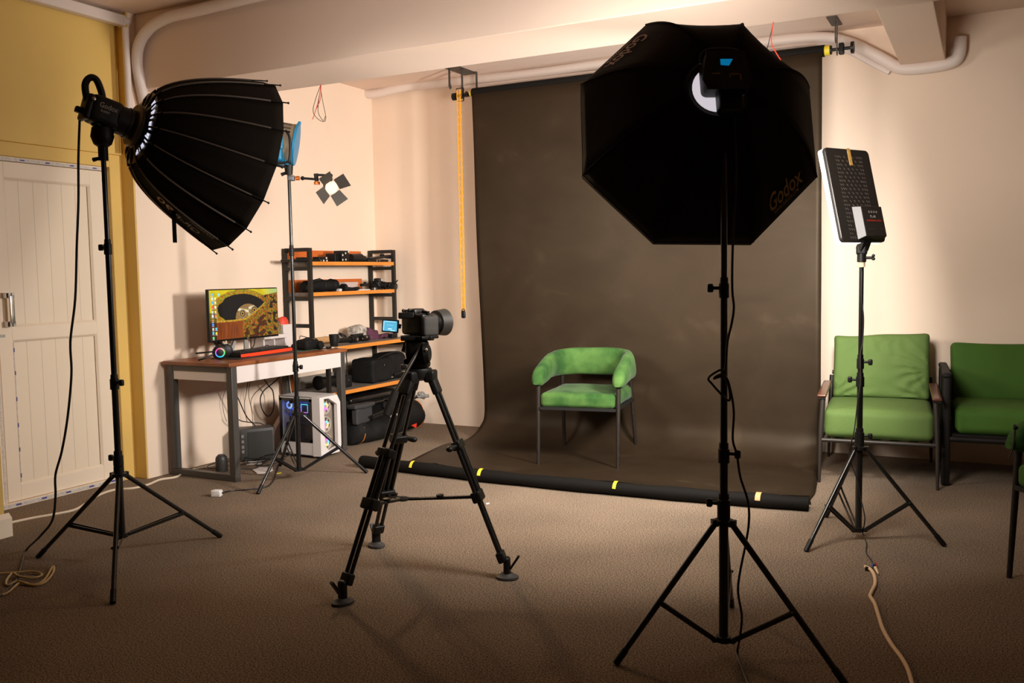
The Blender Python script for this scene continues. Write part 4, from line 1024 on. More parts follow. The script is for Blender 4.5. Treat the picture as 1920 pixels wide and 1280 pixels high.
for s in (-1, 1): mb.prism([(MX-.035, 4.98+s*.022, 1.02), (MX-.035, 4.98+s*.050, 1.02), (MX-.075, 4.98+s*.105, DT+.012), (MX-.075, 4.98+s*.060, DT+.012)], (-.012, 0, 0))
mb.rbox((MX-.115, 4.98, DT+.007), (.16, .27, .012), .005); mb.build('stand', mat('silver_plastic', (.50, .46, .42), .35, .3), mo)
tag(MB().tube([(MX-.02, 5.09, .925), (-4.80, 5.09, .86), (-4.84, 5.05, .812), (-4.85, 5.18, .83), (-4.86, 5.25, .806), (-4.90, 5.33, .845), (-4.93, 5.40, .835), (-4.97, 5.50, .807)], .0035, 6).build('monitor_cable', CABB), 'thin black cable looping out below the monitor on the desk', 'cable')

# ---- desk mat, keyboard, mouse
mt = thing('desk_mat', (-4.72, 5.15, DT), 'wide dark desk mat with coloured edge under the keyboard', 'desk mat')
MB().rbox((-4.715, 5.18, DT+.0018), (.27, .94, .0036), .0015).build('mat_surface', mat('mat_black', (.03, .027, .025), .7), mt)
MB().bb((-4.60, 5.30, DT+.0036), (-4.585, 5.62, DT+.0042)).bb((-4.64, 5.33, DT+.0036), (-4.635, 5.60, DT+.0042)).build('coloured_print', mat('mat_print', (.02, .10, .22), .6, col2=(.12, .35, .05), vscale=14), mt)
kb = thing('keyboard', (-4.79, 5.08, DT+.004), 'black gaming keyboard with bright red front edge below the monitor', 'keyboard')
kx = Matrix.Rotation(.10, 3, 'Z'); kc = V((-4.765, 5.10, DT+.022))
def kp(x, y, z): return kc + kx @ V((x, y, z))
MB().box(kp(0, 0, -.002), (.165, .60, .026), kx).build('case', BLK, kb, bevel=.004)
MB().box(kp(.0835, 0, -.006), (.010, .60, .020), kx).box(kp(.089, .04, -.016), (.004, .50, .004), kx).build('red_front_edge', REDG, kb, bevel=.002)
mb = MB()
for r_ in range(6):
    for c_ in range(22):
        if (r_ == 5 and 4 <= c_ <= 8): continue
        mb.loft([[kp(-.066+.024*r_+dx*q, -.275+.0262*c_+dy*q, .011+z) for dx, dy in ((-1, -1), (1, -1), (1, 1), (-1, 1))] for z, q in ((0, .0105), (.009, .0085))])
mb.box(kp(.054, -.118, .015), (.018, .12, .009), kx)
k_ = mb.build('keys', mat('key_black', (.02, .019, .018), .5), kb); k_['kind'] = 'stuff'
ms = thing('computer_mouse', (-4.80, 5.60, DT+.004), 'black mouse lying on the mat right of the keyboard', 'computer mouse')
MB().rbox((-4.80, 5.59, DT+.021), (.07, .12, .034), .016, n=5, puff=(0, 0, .008)).build('mouse_shell', BLK, ms)
MB().cyl((-4.81, 5.545, DT+.045), (-4.79, 5.545, DT+.045), .008).build('scroll_wheel', BLKG, ms)

# ---- gaming headset lying at the left corner
hs = thing('headset', (-4.86, 4.68, DT), 'black headset with rainbow ring light at the left end of the desk', 'headset')
hc = V(onX(400, 655, -4.62)); hd_ = V((.80, -.60, 0)).normalized()
hc = V((-4.70, 4.655, DT+.052))
mb = MB(); mb.lathe(hc-hd_*.035, hd_, [(0, .028), (.004, .044), (.03, .050), (.045, .046), (.052, .032), (.053, .001)], 26); mb.build('ear_cup', BLK, hs)
mb = MB(); mb.cols = []
e_ = hd_.cross(V((0, 0, 1))); 
import colorsys
ccol = [(.9, .05, .12), (.85, .05, .3), (.35, .12, .9), (.05, .3, 1), (.0, .5, .9), (.05, .75, .4), (.1, .85, .1), (.5, .3, .1)]
for i in range(40):
    a = 2*PI*i/40; q = e_*math.sin(a)+V((0, 0, 1))*math.cos(a); f = i/40*8; c0, c1 = ccol[int(f) % 8], ccol[(int(f)+1) % 8]; f -= int(f)
    for r_, dd in ((.0255, .0192), (.0325, .0180)):
        mb.v(hc+hd_*dd+q*r_); mb.cols.append(tuple(x*(1-f)+y*f for x, y in zip(c0, c1)))
mb.bm.verts.ensure_lookup_table()
for i in range(40): mb.face([mb.bm.verts[j] for j in (2*i, 2*i+1, (2*i+3) % 80, (2*i+2) % 80)])
mb.build('rainbow_ring', mat_emit_attr('rgb_glow', 1.3), hs)
c2 = hc - hd_*.02 + V((-.055, .115, .0))
mb = MB(); mb.lathe(c2-hd_*.04, hd_, [(0, .030), (.004, .044), (.04, .050), (.05, .035)], 24); mb.build('ear_cup', BLK, hs)
mb = MB(); mb.tube([hc-hd_*.03+V((0, 0, .04)), hc-hd_*.07+V((-.04, .01, .06)), c2-hd_*.07+V((-.06, .0, .05)), c2-hd_*.02+V((0, 0, .045))], .010, 8).tube([hc+V((-.02, -.04, -.01)), hc+V((-.05, -.10, -.035)), hc+V((-.09, -.11, -.045))], .006, 6).tube([hc+V((-.01, -.04, .01)), hc+V((-.06, -.09, .005)), hc+V((-.12, -.10, -.0))], .006, 6); mb.build('headband', BLKM, hs)
MB().tube([c2+V((0, .03, .02)), c2+V((-.02, .08, .03)), (-4.82, 4.92, .93)], .0035, 6).build('headset_cord', CABB, hs)
gh = V((-4.74, 4.745, DT+.108))
tag(MB().rbox(gh, (.022, .035, .012), .005).ball(gh+V((0, .012, .010)), .008, 8).ball(gh+V((0, -.012, .008)), .008, 8).build('keyring', mat('ivory', (.75, .65, .5), .4)), 'small ivory trinket on top of the headset', 'trinket')

# ---- white desktop organiser and boxes by the wall
og = thing('desk_organiser', (-5.0, 5.45, DT), 'white open desk organiser partly hidden behind the monitor', 'organiser')
mb = MB(); mb.bb((-5.07, 5.36, DT), (-4.95, 5.375, DT+.115)); mb.bb((-5.07, 5.605, DT), (-4.95, 5.62, DT+.115)); mb.bb((-5.07, 5.48, DT), (-4.95, 5.49, DT+.08)); mb.bb((-5.07, 5.36, DT+.085), (-4.94, 5.62, DT+.115)); mb.bb((-5.075, 5.36, DT), (-5.065, 5.62, DT+.115)); mb.build('organiser_shell', WHITEL, og, bevel=.002)
tag(MB().rbox((-5.0, 5.45, DT+.127), (.10, .11, .022), .004).build('card_reader', DKGREY), 'flat dark box lying on the white desk organiser', 'box')
bx = tag(MB().bb((-5.08, 5.63, DT+.0), (-4.985, 5.755, DT+.185)).build('carton', WHITEL, bevel=.003), 'upright white carton on the desk behind the middle stand', 'carton')
P_ = V((-5.03, 5.68, DT+.185))
tag(MB().loft([[P_+V((.0+.035*math.cos(2*PI*i/14)*q, .055*math.sin(2*PI*i/14)*q, z)) for i in range(14)] for z, q in ((0, 1), (.03, .9), (.055, .6), (.062, .2))]).build('red_cap', mat('red_fabric', (.72, .06, .03), .6)), 'small red cap on top of the white carton', 'cap')
pl_ = tag(MB().rbox((-5.02, 5.60, DT+.146), (.05, .03, .06), .004).rbox((-5.015, 5.605, DT+.19), (.03, .025, .05), .004, Matrix.Rotation(.4, 3, 'X')).build('gold_ornament', mat('gold_speckle', (.30, .24, .10), .4, .5, var=.6, vscale=80)), 'little gold ornament on the white organiser next to the red cap', 'ornament')

# ---- VR controller pouch, mug, small things
po = thing('camera_pouch', (-4.65, 5.50, DT), 'bulky black camera pouch with grey straps near the right end of the desk', 'pouch')
mb = MB(); mb.rbox((-4.64, 5.50, DT+.048), (.125, .185, .088), .036, Matrix.Rotation(.15, 3, 'Z'), n=7, wr=.012, wf=10, seed=4).rbox((-4.60, 5.575, DT+.035), (.10, .06, .06), .02, Matrix.Rotation(.5, 3, 'X'), n=4, wr=.006); mb.build('pouch_body', BLKN, po)
mb = MB(); mb.torus((-4.60, 5.58, DT+.04), (.7, .7, .1), .026, .007, 20, 6).tube([(-4.585, 5.44, DT+.075), (-4.58, 5.49, DT+.085), (-4.59, 5.53, DT+.080)], .007, 6).tube([(-4.66, 5.44, DT+.093), (-4.70, 5.50, DT+.108), (-4.67, 5.56, DT+.09)], .003, 6); mb.build('strap', BLKG, po)
mb = MB(); mb.rbox((-4.586, 5.455, DT+.068), (.010, .05, .014), .004).rbox((-4.60, 5.52, DT+.083), (.014, .05, .012), .004); mb.build('patch', GREYP, po)
tag(MB().rbox((-4.56, 5.66, DT+.009), (.03, .045, .016), .007).build('black_cap', BLK), 'tiny black cap beside the pouch at the desk edge', 'case')  # a small black cap
mg = thing('mug', (-4.668, 5.865, .80), 'plain black mug standing behind the right corner of the desk', 'mug')
mc = V((-4.668, 5.865, .801))
MB().lathe(mc, (0, 0, 1), [(0, .001), (0, .028), (.004, .031), (.05, .037), (.098, .041), (.0985, .0385), (.05, .034), (.008, .028), (.007, .001)], 28).build('mug_body', BLKM, mg)
MB().tube([mc+V((.0, .036, .082)), mc+V((.0, .060, .078)), mc+V((.0, .066, .055)), mc+V((.0, .054, .032)), mc+V((.0, .034, .022))], .0048, 8).build('handle', BLKM, mg)
tag(MB().tube([(-4.72, 5.60, DT+.05), (-4.66, 5.66, DT+.012), (-4.60, 5.70, DT+.004), (-4.53, 5.72, DT+.004), (-4.49, 5.71, DT+.004)], .0032, 6).tube([(-4.70, 5.60, DT+.04), (-4.63, 5.67, DT+.005), (-4.56, 5.715, DT+.008), (-4.50, 5.705, DT+.004)], .003, 6).build('charging_cable', CABW), 'white charging cable trailing between the pouch and the mug', 'cable')

# ============================================================ WORKBENCH AND HUTCH BEHIND
TZ = .80
wb = thing('workbench', (-4.85, 6.37, 0), 'grey-topped work table with orange edges and a lower shelf in the far left corner', 'work table')
MB().bb((-5.08, 5.76, .770), (-4.642, 6.98, TZ)).build('table_top', GREYTOP, wb); MB().bb((-4.642, 5.76, .770), (-4.632, 6.98, TZ)).build('orange_edging', ORANGE, wb)
MB().bb((-5.08, 5.76, .405), (-4.642, 6.98, .432)).build('lower_shelf', GREYTOP, wb); MB().bb((-4.642, 5.76, .403), (-4.632, 6.98, .434)).build('orange_edging', ORANGE, wb)
MB().bb((-5.085, 5.80, .432), (-5.07, 6.94, .53)).build('shelf_back', mat('ribbed_grey_panel', (.22, .185, .15), .5), wb)
MB().bb((-5.07, 5.76, .434), (-4.99, 5.772, .56)).build('orange_side', ORANGB, wb)
for x in (-5.08, -4.69):
    for y in (5.775, 6.945): MB().bb((x, y, 0), (x+.03, y+.03, .770)).build('leg', RACKM, wb)
MB().bb((-5.07, 6.35, .432), (-5.04, 6.39, .77)).bb((-5.05, 5.80, .73), (-4.70, 5.83, .77)).bb((-5.05, 6.94, .73), (-4.70, 6.97, .77)).build('brace_bar', RACKM, wb)
hu = thing('shelf_rack', (-4.93, 6.35, TZ), 'dark metal rack with two orange-edged shelves standing on the work table', 'shelf rack')
SZ = (1.462, 1.215)
for y in (5.752, 6.915):
    for x in (-5.08, -4.825): MB().bb((x, y, TZ), (x+.03, y+.03, 1.595)).build('upright', RACKM, hu)
    for z in (1.567, 1.415, 1.172, .955): MB().bb((-5.05, y, z), (-4.825, y+.03, z+.03)).build('side_rung', RACKM, hu)
for z in SZ:
    MB().bb((-5.08, 5.782, z-.004), (-4.808, 6.915, z+.022)).build('shelf', GREYTOP, hu)
    MB().bb((-4.808, 5.782, z-.006), (-4.795, 6.915, z+.024)).build('orange_edging', ORANGE, hu)
    MB().bb((-5.085, 5.785, z+.022), (-5.072, 6.80, z+.125)).build('orange_back_panel', ORANGB, hu)
def shelf_box(name, x0, x1, ytop, X, D, zb, m, label, cat, group=None, r=.004, build=True):
    a, b = onX(x0, ytop, X), onX(x1, ytop, X); zt = (a.z+b.z)/2
    mb = MB(); mb.rbox((X-D/2, (a.y+b.y)/2, (zb+zt)/2), (D, b.y-a.y, zt-zb), r)
    return tag(mb.build(name, m), label, cat, group) if build else (mb, a.y, b.y, zt)
S1, S2 = SZ[0]+.022, SZ[1]+.022
shelf_box('camera_tray', 548, 576, 486, -4.84, .12, S1, BLK, 'flat black tray at the left end of the top shelf', 'tray')
shelf_box('battery_pack', 569, 583, 482, -4.90, .08, S1, BLK, 'black battery standing behind the left upright on the top shelf', 'battery')
shelf_box('battery_pack', 585, 602, 486, -4.83, .10, S1, BLK, 'thin black battery lying next to the left upright on the top shelf', 'battery')
def spots(o, lst, X):
    mb = MB()
    for x, y in lst: p = V(onX(x, y, X)); mb.box(p, (.002, .014, .014))
    return mb.build('white_sticker', mat('sticker_white', (.75, .65, .52), .5), o)
def boxes(name, specs, X, D, zb, label, cat, dots):
    t = None; mb = MB()
    for x0, x1, yt, yb in specs:
        a, b = onX(x0, yt, X), onX(x1, yb, X); mb.rbox((X-D/2, (a.y+b.y)/2, (max(zb, b.z)+a.z)/2), (D, b.y-a.y-.002, a.z-max(zb, b.z)), .004)
    o = tag(mb.build(name, BLK), label, cat); spots(o, dots, X+.0015); return o
boxes('battery_box', [(598, 616, 481, 492)], -4.835, .07, S1, 'small black box with white stickers left of centre on the top shelf', 'battery box', [(612, 483.5), (601, 488.5), (607, 488.5), (613, 488.5)])
shelf_box('carton', 628, 641, 475, -4.86, .10, S1, BLK, 'black carton on the top shelf left of the stickered box', 'carton')
boxes('battery_box', [(641, 655.5, 469.5, 492)], -4.83, .09, S1, 'taller black box with white stickers in the middle of the top shelf', 'battery box', [(642.7, 478), (642.7, 487), (648, 474.5), (648.5, 486.5), (653.5, 472)])
tag(MB().cyl(V(onX(657, 484, -4.87)), V(onX(672, 484, -4.87)), .038, .040, 22).cyl(V(onX(672, 484, -4.87)), V(onX(676, 484, -4.87)), .041, n=22).build('lens', BLKM), 'fat black lens lying right of the stickered boxes on the top shelf', 'lens')
tag(MB().cyl(V(onX(677, 486, -4.87)), V(onX(682.5, 486, -4.87)), .033, n=20).build('lens_hood', BLKM), 'black lens hood next to the fat lens on the top shelf', 'lens hood')
z_ = S1
p0, p1 = onX(686, 488, -4.86), onX(725, 484, -4.86)
gm = thing('gimbal_plate', ((p0.x), (p0.y+p1.y)/2, S1), 'jumble of flat black camera plates at the right end of the top shelf', 'camera plates')
MB().rbox((-4.88, p0.y+.13, S1+.012), (.13, .30, .024), .006).rbox((-4.87, p0.y+.06, S1+.032), (.10, .10, .014), .005).build('base_plate', BLK, gm)
MB().rbox((-4.86, p0.y+.20, S1+.045), (.08, .28, .020), .008, Matrix.Rotation(.10, 3, 'X')).ball((-4.85, p0.y+.23, S1+.066), .018, 8, (1, 1.5, .7)).bar((-4.85, p0.y+.24, S1+.05), (-4.85, p0.y+.35, S1+.042), .03, .018).build('folding_arm', BLKM, gm)
MB().cyl((-4.82, p0.y+.10, S1+.012), (-4.812, p0.y+.10, S1+.012), .007).cyl((-4.82, p0.y+.14, S1+.013), (-4.812, p0.y+.14, S1+.013), .005).build('screw', CHROME, gm)
# middle shelf
a, b = onX(541, 540, -4.90), onX(638, 540, -4.90)
lb = thing('long_bag', (-4.93, (a.y+b.y)/2, S2), 'long black padded bag lying on the left half of the middle shelf', 'bag')
mb = MB(); n_ = 26; rg = []
for i in range(n_+1):
    f = i/n_; y = 5.79+(b.y-5.79)*f; e = min(1, (f/.10)**.5 if f < .10 else 1, ((1-f)/.08)**.5 if f > .92 else 1); e = max(e, .12)
    w_ = .052*(1+.06*math.sin(f*19))*e; h_ = .050*(1+.05*math.sin(f*15+1))*e*(.82+.18*min(1, f*3))
    rg.append([V((-4.925+w_*math.cos(t_), y, S2+.052*e+h_*math.sin(t_)*(1 if math.sin(t_) > 0 else .95))) for t_ in [2*PI*k/16 for k in range(16)]])
mb.loft(rg); mb.build('bag_body', BLKN, lb)
mb = MB()
for f in (.52, .80): y = 5.79+(b.y-5.79)*f; mb.torus((-4.925, y, S2+.053), (0, 1, 0), .0535, .003, 20, 6)
mb.tube([(-4.86, 5.81, S2+.07), (-4.85, 5.88, S2+.10), (-4.88, 5.97, S2+.105)], .006, 6); mb.build('strap', BLKM, lb)
MB().rbox((-4.86, 5.885, S2+.098), (.01, .14, .018), .004, Matrix.Rotation(.15, 3, 'X')).build('buckle', BLKG, lb)
shelf_box('paper_roll', 637, 641.5, 541, -4.86, .04, S2, WHITEL, 'tiny white packet between the long bag and the clear boxes', 'packet')
shelf_box('clear_case', 647.5, 672, 528.5, -4.92, .10, S2+.02, CLEAR, 'stack of clear plastic cases on the middle shelf', 'plastic cases')
tag(MB().cyl((-4.885, onX(642, 540, -4.885).y, S2+.032), (-4.885, onX(647, 540, -4.885).y, S2+.032), .032, n=20).build('lens', BLKM), 'short black lens standing left of the clear plastic cases', 'lens')
p = onX(652, 546, -4.85)
tag(MB().rbox((-4.85, p.y+.04, S2+.018), (.07, .19, .035), .015, n=6, wr=.014, wf=16).build('black_glove', BLKN), 'crumpled black glove in front of the clear plastic cases', 'glove')
shelf_box('white_box', 674, 694.5, 542, -4.84, .07, S2, WHITEL, 'small white box on the middle shelf right of the clear cases', 'box')
p = onX(686, 539, -4.85)
tag(MB().rbox((-4.865, p.y, S2+.048), (.05, .085, .022), .008).ball((-4.86, p.y, S2+.062), .014, 8).build('mini_recorder', BLK), 'little black gadget on the small white box', 'gadget')
p = onX(700, 543, -4.86)
tag(MB().cyl((-4.85, p.y, S2), (-4.85, p.y, S2+.022), .026, n=18).build('lens_filter', mat('filter_ring', (.12, .11, .10), .3, .6)), 'low round filter ring between the white box and the cameras', 'lens filter')
def small_cam(name, xc, yt, yb, X, w_, label, seed):
    pc__ = onX(xc, (yt+yb)/2, X); zt = onX(xc, yt, X).z; h_ = zt-S2
    t = thing(name, (X, pc__.y, S2), label, 'camera'); c_ = V((X, pc__.y, S2+h_*.42))
    Rz = Matrix.Rotation(.4+seed, 3, 'Z')
    MB().rbox(c_, (.075, w_, h_*.70), .014, Rz, n=4, wr=.002).rbox(c_+V((0, 0, h_*.40)), (.06, w_*.42, h_*.32), .012, Rz).build('camera_body', BLK, t)
    MB().cyl(c_+Rz @ V((.03, 0, 0)), c_+Rz @ V((.075, 0, -.005)), .030, .032, 20).build('lens', BLKG, t)
    MB().cyl(c_+V((.01, w_*.33, h_*.36)), c_+V((.01, w_*.33, h_*.43)), .012).cyl(c_+V((.04, -w_*.35, h_*.2)), c_+V((.046, -w_*.35, h_*.2)), .008).build('dial', CHROME, t)
    MB().tube([c_+V((.0, -w_*.5, h_*.3)), c_+V((.05, -w_*.55, h_*.1)), c_+V((.06, -w_*.2, -h_*.36)), c_+V((.055, w_*.3, -h_*.35)), c_+V((.03, w_*.55, h_*.2))], .005, 6).build('neck_strap', BLKN, t)
    return t
small_cam('stills_camera', 708, 521, 547, -4.875, .15, 'bulky black stills camera near the right end of the middle shelf', 0)
t2 = small_cam('stills_camera', 729, 528.5, 547, -4.875, .12, 'smaller black stills camera touching the right upright of the middle shelf', -.3)
tag(MB().bar(onX(739, 533.5, -4.78), onX(745.5, 525, -4.74), .012, .006).build('strap', BLKN), 'black strap end sticking out past the right upright of the rack', 'strap')
# things on the work table
tag(MB().rbox((-5.0, 6.06, TZ+.027), (.05, .30, .052), .006).build('wooden_block', mat('cork_block', (.55, .30, .12), .6)), 'low tan block lying behind the black mug', 'block')
gb = thing('hand_gimbal', (-4.85, 6.25, TZ), 'black handheld stabiliser lying on the work table right of the mug', 'stabiliser')
q0, q1 = fl(645, 638, TZ+.03), fl(676, 639, TZ+.03)
q0 = V((-4.80, 6.03, TZ+.028)); q1 = V((-4.78, 6.22, TZ+.028))
MB().cyl(q0, q1, .020, .022, 16).cyl(q1, q1+V((0, .05, 0)), .030, .026, 18).build('grip', BLK, gb)
MB().cyl(q1+V((-.03, .06, .0)), q1+V((.03, .06, 0)), .028, n=18).cyl(q1+V((-.06, .12, .005)), q1+V((-.06, .20, .005)), .030, n=18).cyl(q1+V((0, .17, .0)), q1+V((.0, .25, .0)), .026, n=18).bar(q1+V((-.02, .05, .03)), q1+V((-.04, .22, .03)), .03, .02).build('motor_arm', BLKM, gb)
MB().cyl(q1+V((.031, .06, 0)), q1+V((.034, .06, 0)), .012).cyl(q1+V((.026, .20, .01)), q1+V((.03, .20, .01)), .010).cyl(q1+V((.026, .14, .0)), q1+V((.03, .14, .0)), .006).build('chrome_disc', CHROME, gb)
MB().torus(q1+V((-.06, -.02, .035)), (.5, .2, .8), .034, .008, 22, 8).build('ring_clamp', BLKM, gb)
p = V((-4.90, 6.47, TZ+.06))
tag(MB().rbox(p, (.14, .17, .13), .06, n=9, wr=.035, wf=13, seed=2).rbox(p+V((-.04, .07, -.015)), (.12, .12, .09), .04, n=7, wr=.03, wf=13, seed=6).build('plastic_bag', CLOTHW), 'crumpled black and white carrier bag on the work table', 'bag')
p = V((-4.89, 6.66, TZ+.045))
tag(MB().rbox(p, (.12, .15, .10), .04, n=9, wr=.04, wf=12, seed=9).rbox(p+V((.05, .10, -.02)), (.09, .14, .05), .02, n=7, wr=.03, wf=14, seed=11).build('purple_cloth', PURPLE), 'crumpled purple cloth on the work table right of the crumpled bag', 'cloth')
tag(MB().rbox((-4.78, 6.83, TZ+.02), (.07, .07, .04), .005).build('battery_charger', BLK), 'small black charger at the far right end of the work table', 'charger')
# lower shelf
LS = .434
cbg = thing('camera_bag', (-4.80, 6.66, LS), 'boxy black camera bag on the lower shelf of the work table', 'bag')
MB().rbox((-4.80, 6.55, LS+.105), (.24, .30, .205), .025, n=6, wr=.008, wf=8).build('bag_body', BLKN, cbg)
MB().rbox((-4.80, 6.80, LS+.12), (.25, .26, .235), .06, n=7, wr=.010, wf=8, seed=2).build('bag_body', BLKN, cbg)
MB().tube([(-4.72, 6.50, LS+.20), (-4.70, 6.62, LS+.235), (-4.70, 6.78, LS+.245), (-4.70, 6.90, LS+.20)], .008, 6).tube([(-4.675, 6.70, LS+.05), (-4.665, 6.80, LS+.06), (-4.67, 6.90, LS+.05)], .012, 6).build('carry_strap', BLKM, cbg)
MB().rbox((-4.676, 6.67, LS+.03), (.012, .03, .012), .003).build('buckle', CHROME, cbg)
MB().cyl((-4.678, 6.555, LS+.15), (-4.672, 6.555, LS+.15), .005).build('stud', CHROME, cbg)
MB().rbox((-4.665, 6.90, LS+.05), (.01, .03, .02), .003).build('buckle', CHROME, cbg)
bl_ = thing('flash_unit', (-4.80, 6.02, LS), 'black strobe head lying on the left of the lower shelf', 'flash')
MB().lathe((-4.85, 5.86, LS+.062), (.1, 1, 0), [(0, .05), (.004, .060), (.03, .058), (.06, .045), (.20, .043), (.205, .03)], 24).build('flash_body', BLK, bl_)
MB().rbox((-4.80, 6.14, LS+.05), (.09, .12, .10), .012, Matrix.Rotation(-.3, 3, 'Z')).build('flash_base', BLK, bl_)
MB().cyl((-4.765, 6.15, LS+.06), (-4.752, 6.156, LS+.06), .010).build('knob', GREYP, bl_)
# under the work table
hcz = thing('hard_case', (-4.82, 6.40, 0), 'black hard equipment case under the work table', 'case')
MB().rbox((-4.85, 6.38, .175), (.36, .92, .34), .03, n=4).build('case_shell', BLK, hcz)
MB().rbox((-4.84, 6.38, .275), (.40, .95, .035), .012).rbox((-4.66, 6.32, .33), (.05, .60, .05), .02).build('rim', BLKG, hcz)
for y in (6.12, 6.52): MB().rbox((-4.655, y, .255), (.03, .06, .085), .008).build('latch', BLKM, hcz)
MB().rbox((-4.637, 6.13, .235), (.006, .022, .045), .003).build('latch_plate', CHROME, hcz)
MB().torus((-4.64, 6.62, .24), (1, 0, 0), .055, .010, 20, 8, 0, PI).build('carry_handle', BLKG, hcz)
tb = thing('tripod_bag', (-4.44, 6.32, 0), 'long black kit bag with orange piping and red triangle on the far-left carpet', 'bag')
E0, E1 = V((-4.56, 5.86, 0)), V((-4.50, 6.86, 0))
mb = MB(); rg = []
for i in range(31):
    f = i/30; c = E0.lerp(E1, f) + V((.035*math.sin(f*5), 0, 0)); e = 1 if .05 < f < .94 else max(.55, (min(f/.05, (1-f)/.06))**.4*.45+.55)
    rz_ = (.098 if f < .15 else .085+.045*min(1, max(0, (f-.35)/.4)))*e*(1+.05*math.sin(f*31)); rx_ = (.105+.015*math.sin(f*7))*e
    rg.append([c+V((rx_*math.cos(t_)+.01*noise.noise(V((f*9, t_, 0))), 0, max(.002, rz_+rz_*math.sin(t_)*(1+.08*noise.noise(V((f*11, t_*2, 3))))))) for t_ in [2*PI*k/22 for k in range(22)]])
mb.loft(rg); mb.build('bag_body', BLKN, tb)
def ringat(f, zz, rx, m=1.0):
    c = E0.lerp(E1, f)+V((.035*math.sin(f*5), 0, 0)); return [c+V((rx*math.cos(t_), 0, zz+zz*math.sin(t_)*1.02)) for t_ in [2*PI*k/28 for k in range(29)]]
OP = mat('orange_piping', (.70, .22, .03), .5)
MB().tube(ringat(.07, .099, .112), .0035, 6, 1).build('orange_piping', OP, tb)
MB().tube(ringat(.955, .122, .098), .0035, 6, 1).build('orange_piping', OP, tb)
MB().prism([onX(771, 797, -4.385), onX(781, 793, -4.385), onX(780, 803, -4.385)], (.003, 0, 0)).build('red_triangle', RED, tb)
MB().text('A K T', .045, lambda x, y: V((-4.405+.0, 6.30+x, .190+y*.5))).build('white_print', mat('bag_print', (.6, .55, .5), .5), tb)
fp_ = tag(MB().rbox((-4.50, 5.985, .235), (.055, .24, .13), .012, Matrix.Rotation(.10, 3, 'Z'), n=5, wr=.006, wf=9).rbox((-4.50, 5.97, .315), (.10, .26, .035), .012, n=4, wr=.008, wf=9).build('divider_pouch', mat('grey_nylon', (.035, .034, .034), .7)), 'dark grey nylon flap pouch resting on the kit bag in front of the hard case', 'pouch')
hk = thing('folded_stand', (-4.44, 6.62, .24), 'folded black stand lying on top of the kit bag, knobbly end towards the wall', 'folded stand')
MB().tube([(-4.43, 6.02, .225), (-4.44, 6.45, .262), (-4.45, 6.72, .290)], .010, 10).tube([(-4.45, 6.05, .20), (-4.46, 6.40, .225)], .014, 10).build('tube', BLKM, hk)
MB().ball((-4.45, 6.80, .298), .032, 8).ball((-4.45, 6.83, .275), .020, 7).ball((-4.45, 6.76, .315), .018, 7).cyl((-4.47, 6.74, .29), (-4.42, 6.86, .285), .016).build('knob_head', GREYP, hk)

# ============================================================ COMPUTERS
pcb = thing('desktop_computer', (-4.60, 5.45, 0), 'white gaming computer with glass side and rainbow fans on the floor under the desk', 'computer')
X0, X1, Y0, Y1, Z0, Z1 = -4.795, -4.400, 5.335, 5.575, .018, .466
PW = mat('pc_white', (.74, .69, .66), .35)
mb = MB(); T_ = .008
mb.bb((X0, Y1-T_, Z0), (X1-.045, Y1, Z1)); mb.bb((X0, Y0, Z1-T_), (X1-.04, Y1, Z1)); mb.bb((X0, Y0, Z0), (X1-.04, Y1, Z0+T_)); mb.bb((X0, Y0, Z0), (X0+T_, Y1, Z1))
mb.bb((X0, Y0, Z0), (X1-.03, Y0+T_, Z0+.105)); mb.bb((X1-.075, Y0, Z0), (X1-.03, Y0+T_, Z1)); mb.bb((X0, Y0, Z1-.022), (X1-.03, Y0+T_, Z1)); mb.bb((X0, Y0, Z0), (X0+.012, Y0+T_, Z1))
mb.build('case_shell', PW, pcb, bevel=.002)
# faceted front frame with a window
def fy(y, z, x): return (x, y, z)
outer = [(Y0-.002, Z0-.001), (Y0-.002, Z1+.001), (Y1-.03, Z1+.001), (Y1+.006, Z1-.06), (Y1+.006, Z0+.05), (Y1-.02, Z0-.001)]
inner = [(Y0+.050, Z0+.075), (Y0+.050, Z1-.018), (Y0+.105, Z1-.018), (Y1-.035, Z1-.075), (Y1-.035, Z0+.05), (Y0+.10, Z0+.025)]
inner = [inner[0], inner[1], inner[2], inner[3], inner[4], inner[5]]
mb = MB(); ring = lambda pts, x: [mb.v((x, y, z)) for y, z in pts]
oa, ob, ia, ib = ring(outer, X1-.075), ring([(y*.985+ (Y0+Y1)/2*.015, z*.985+.0035) for y, z in outer], X1), ring(inner, X1), ring(inner, X1-.03)
for i in range(6):
    j = (i+1) % 6; mb.face([oa[i], oa[j], ob[j], ob[i]]); mb.face([ob[i], ob[j], ia[j], ia[i]]); mb.face([ia[i], ia[j], ib[j], ib[i]])
for f in mb.bm.faces: f.smooth = False
mb.build('front_frame', PW, pcb)
MB().bb((X1-.06, Y0+.03, Z0+.02), (X1-.055, Y1-.01, Z1-.01)).build('fan_mesh', mat('pc_mesh', (.24, .19, .15), .5, var=.2, vscale=200), pcb)
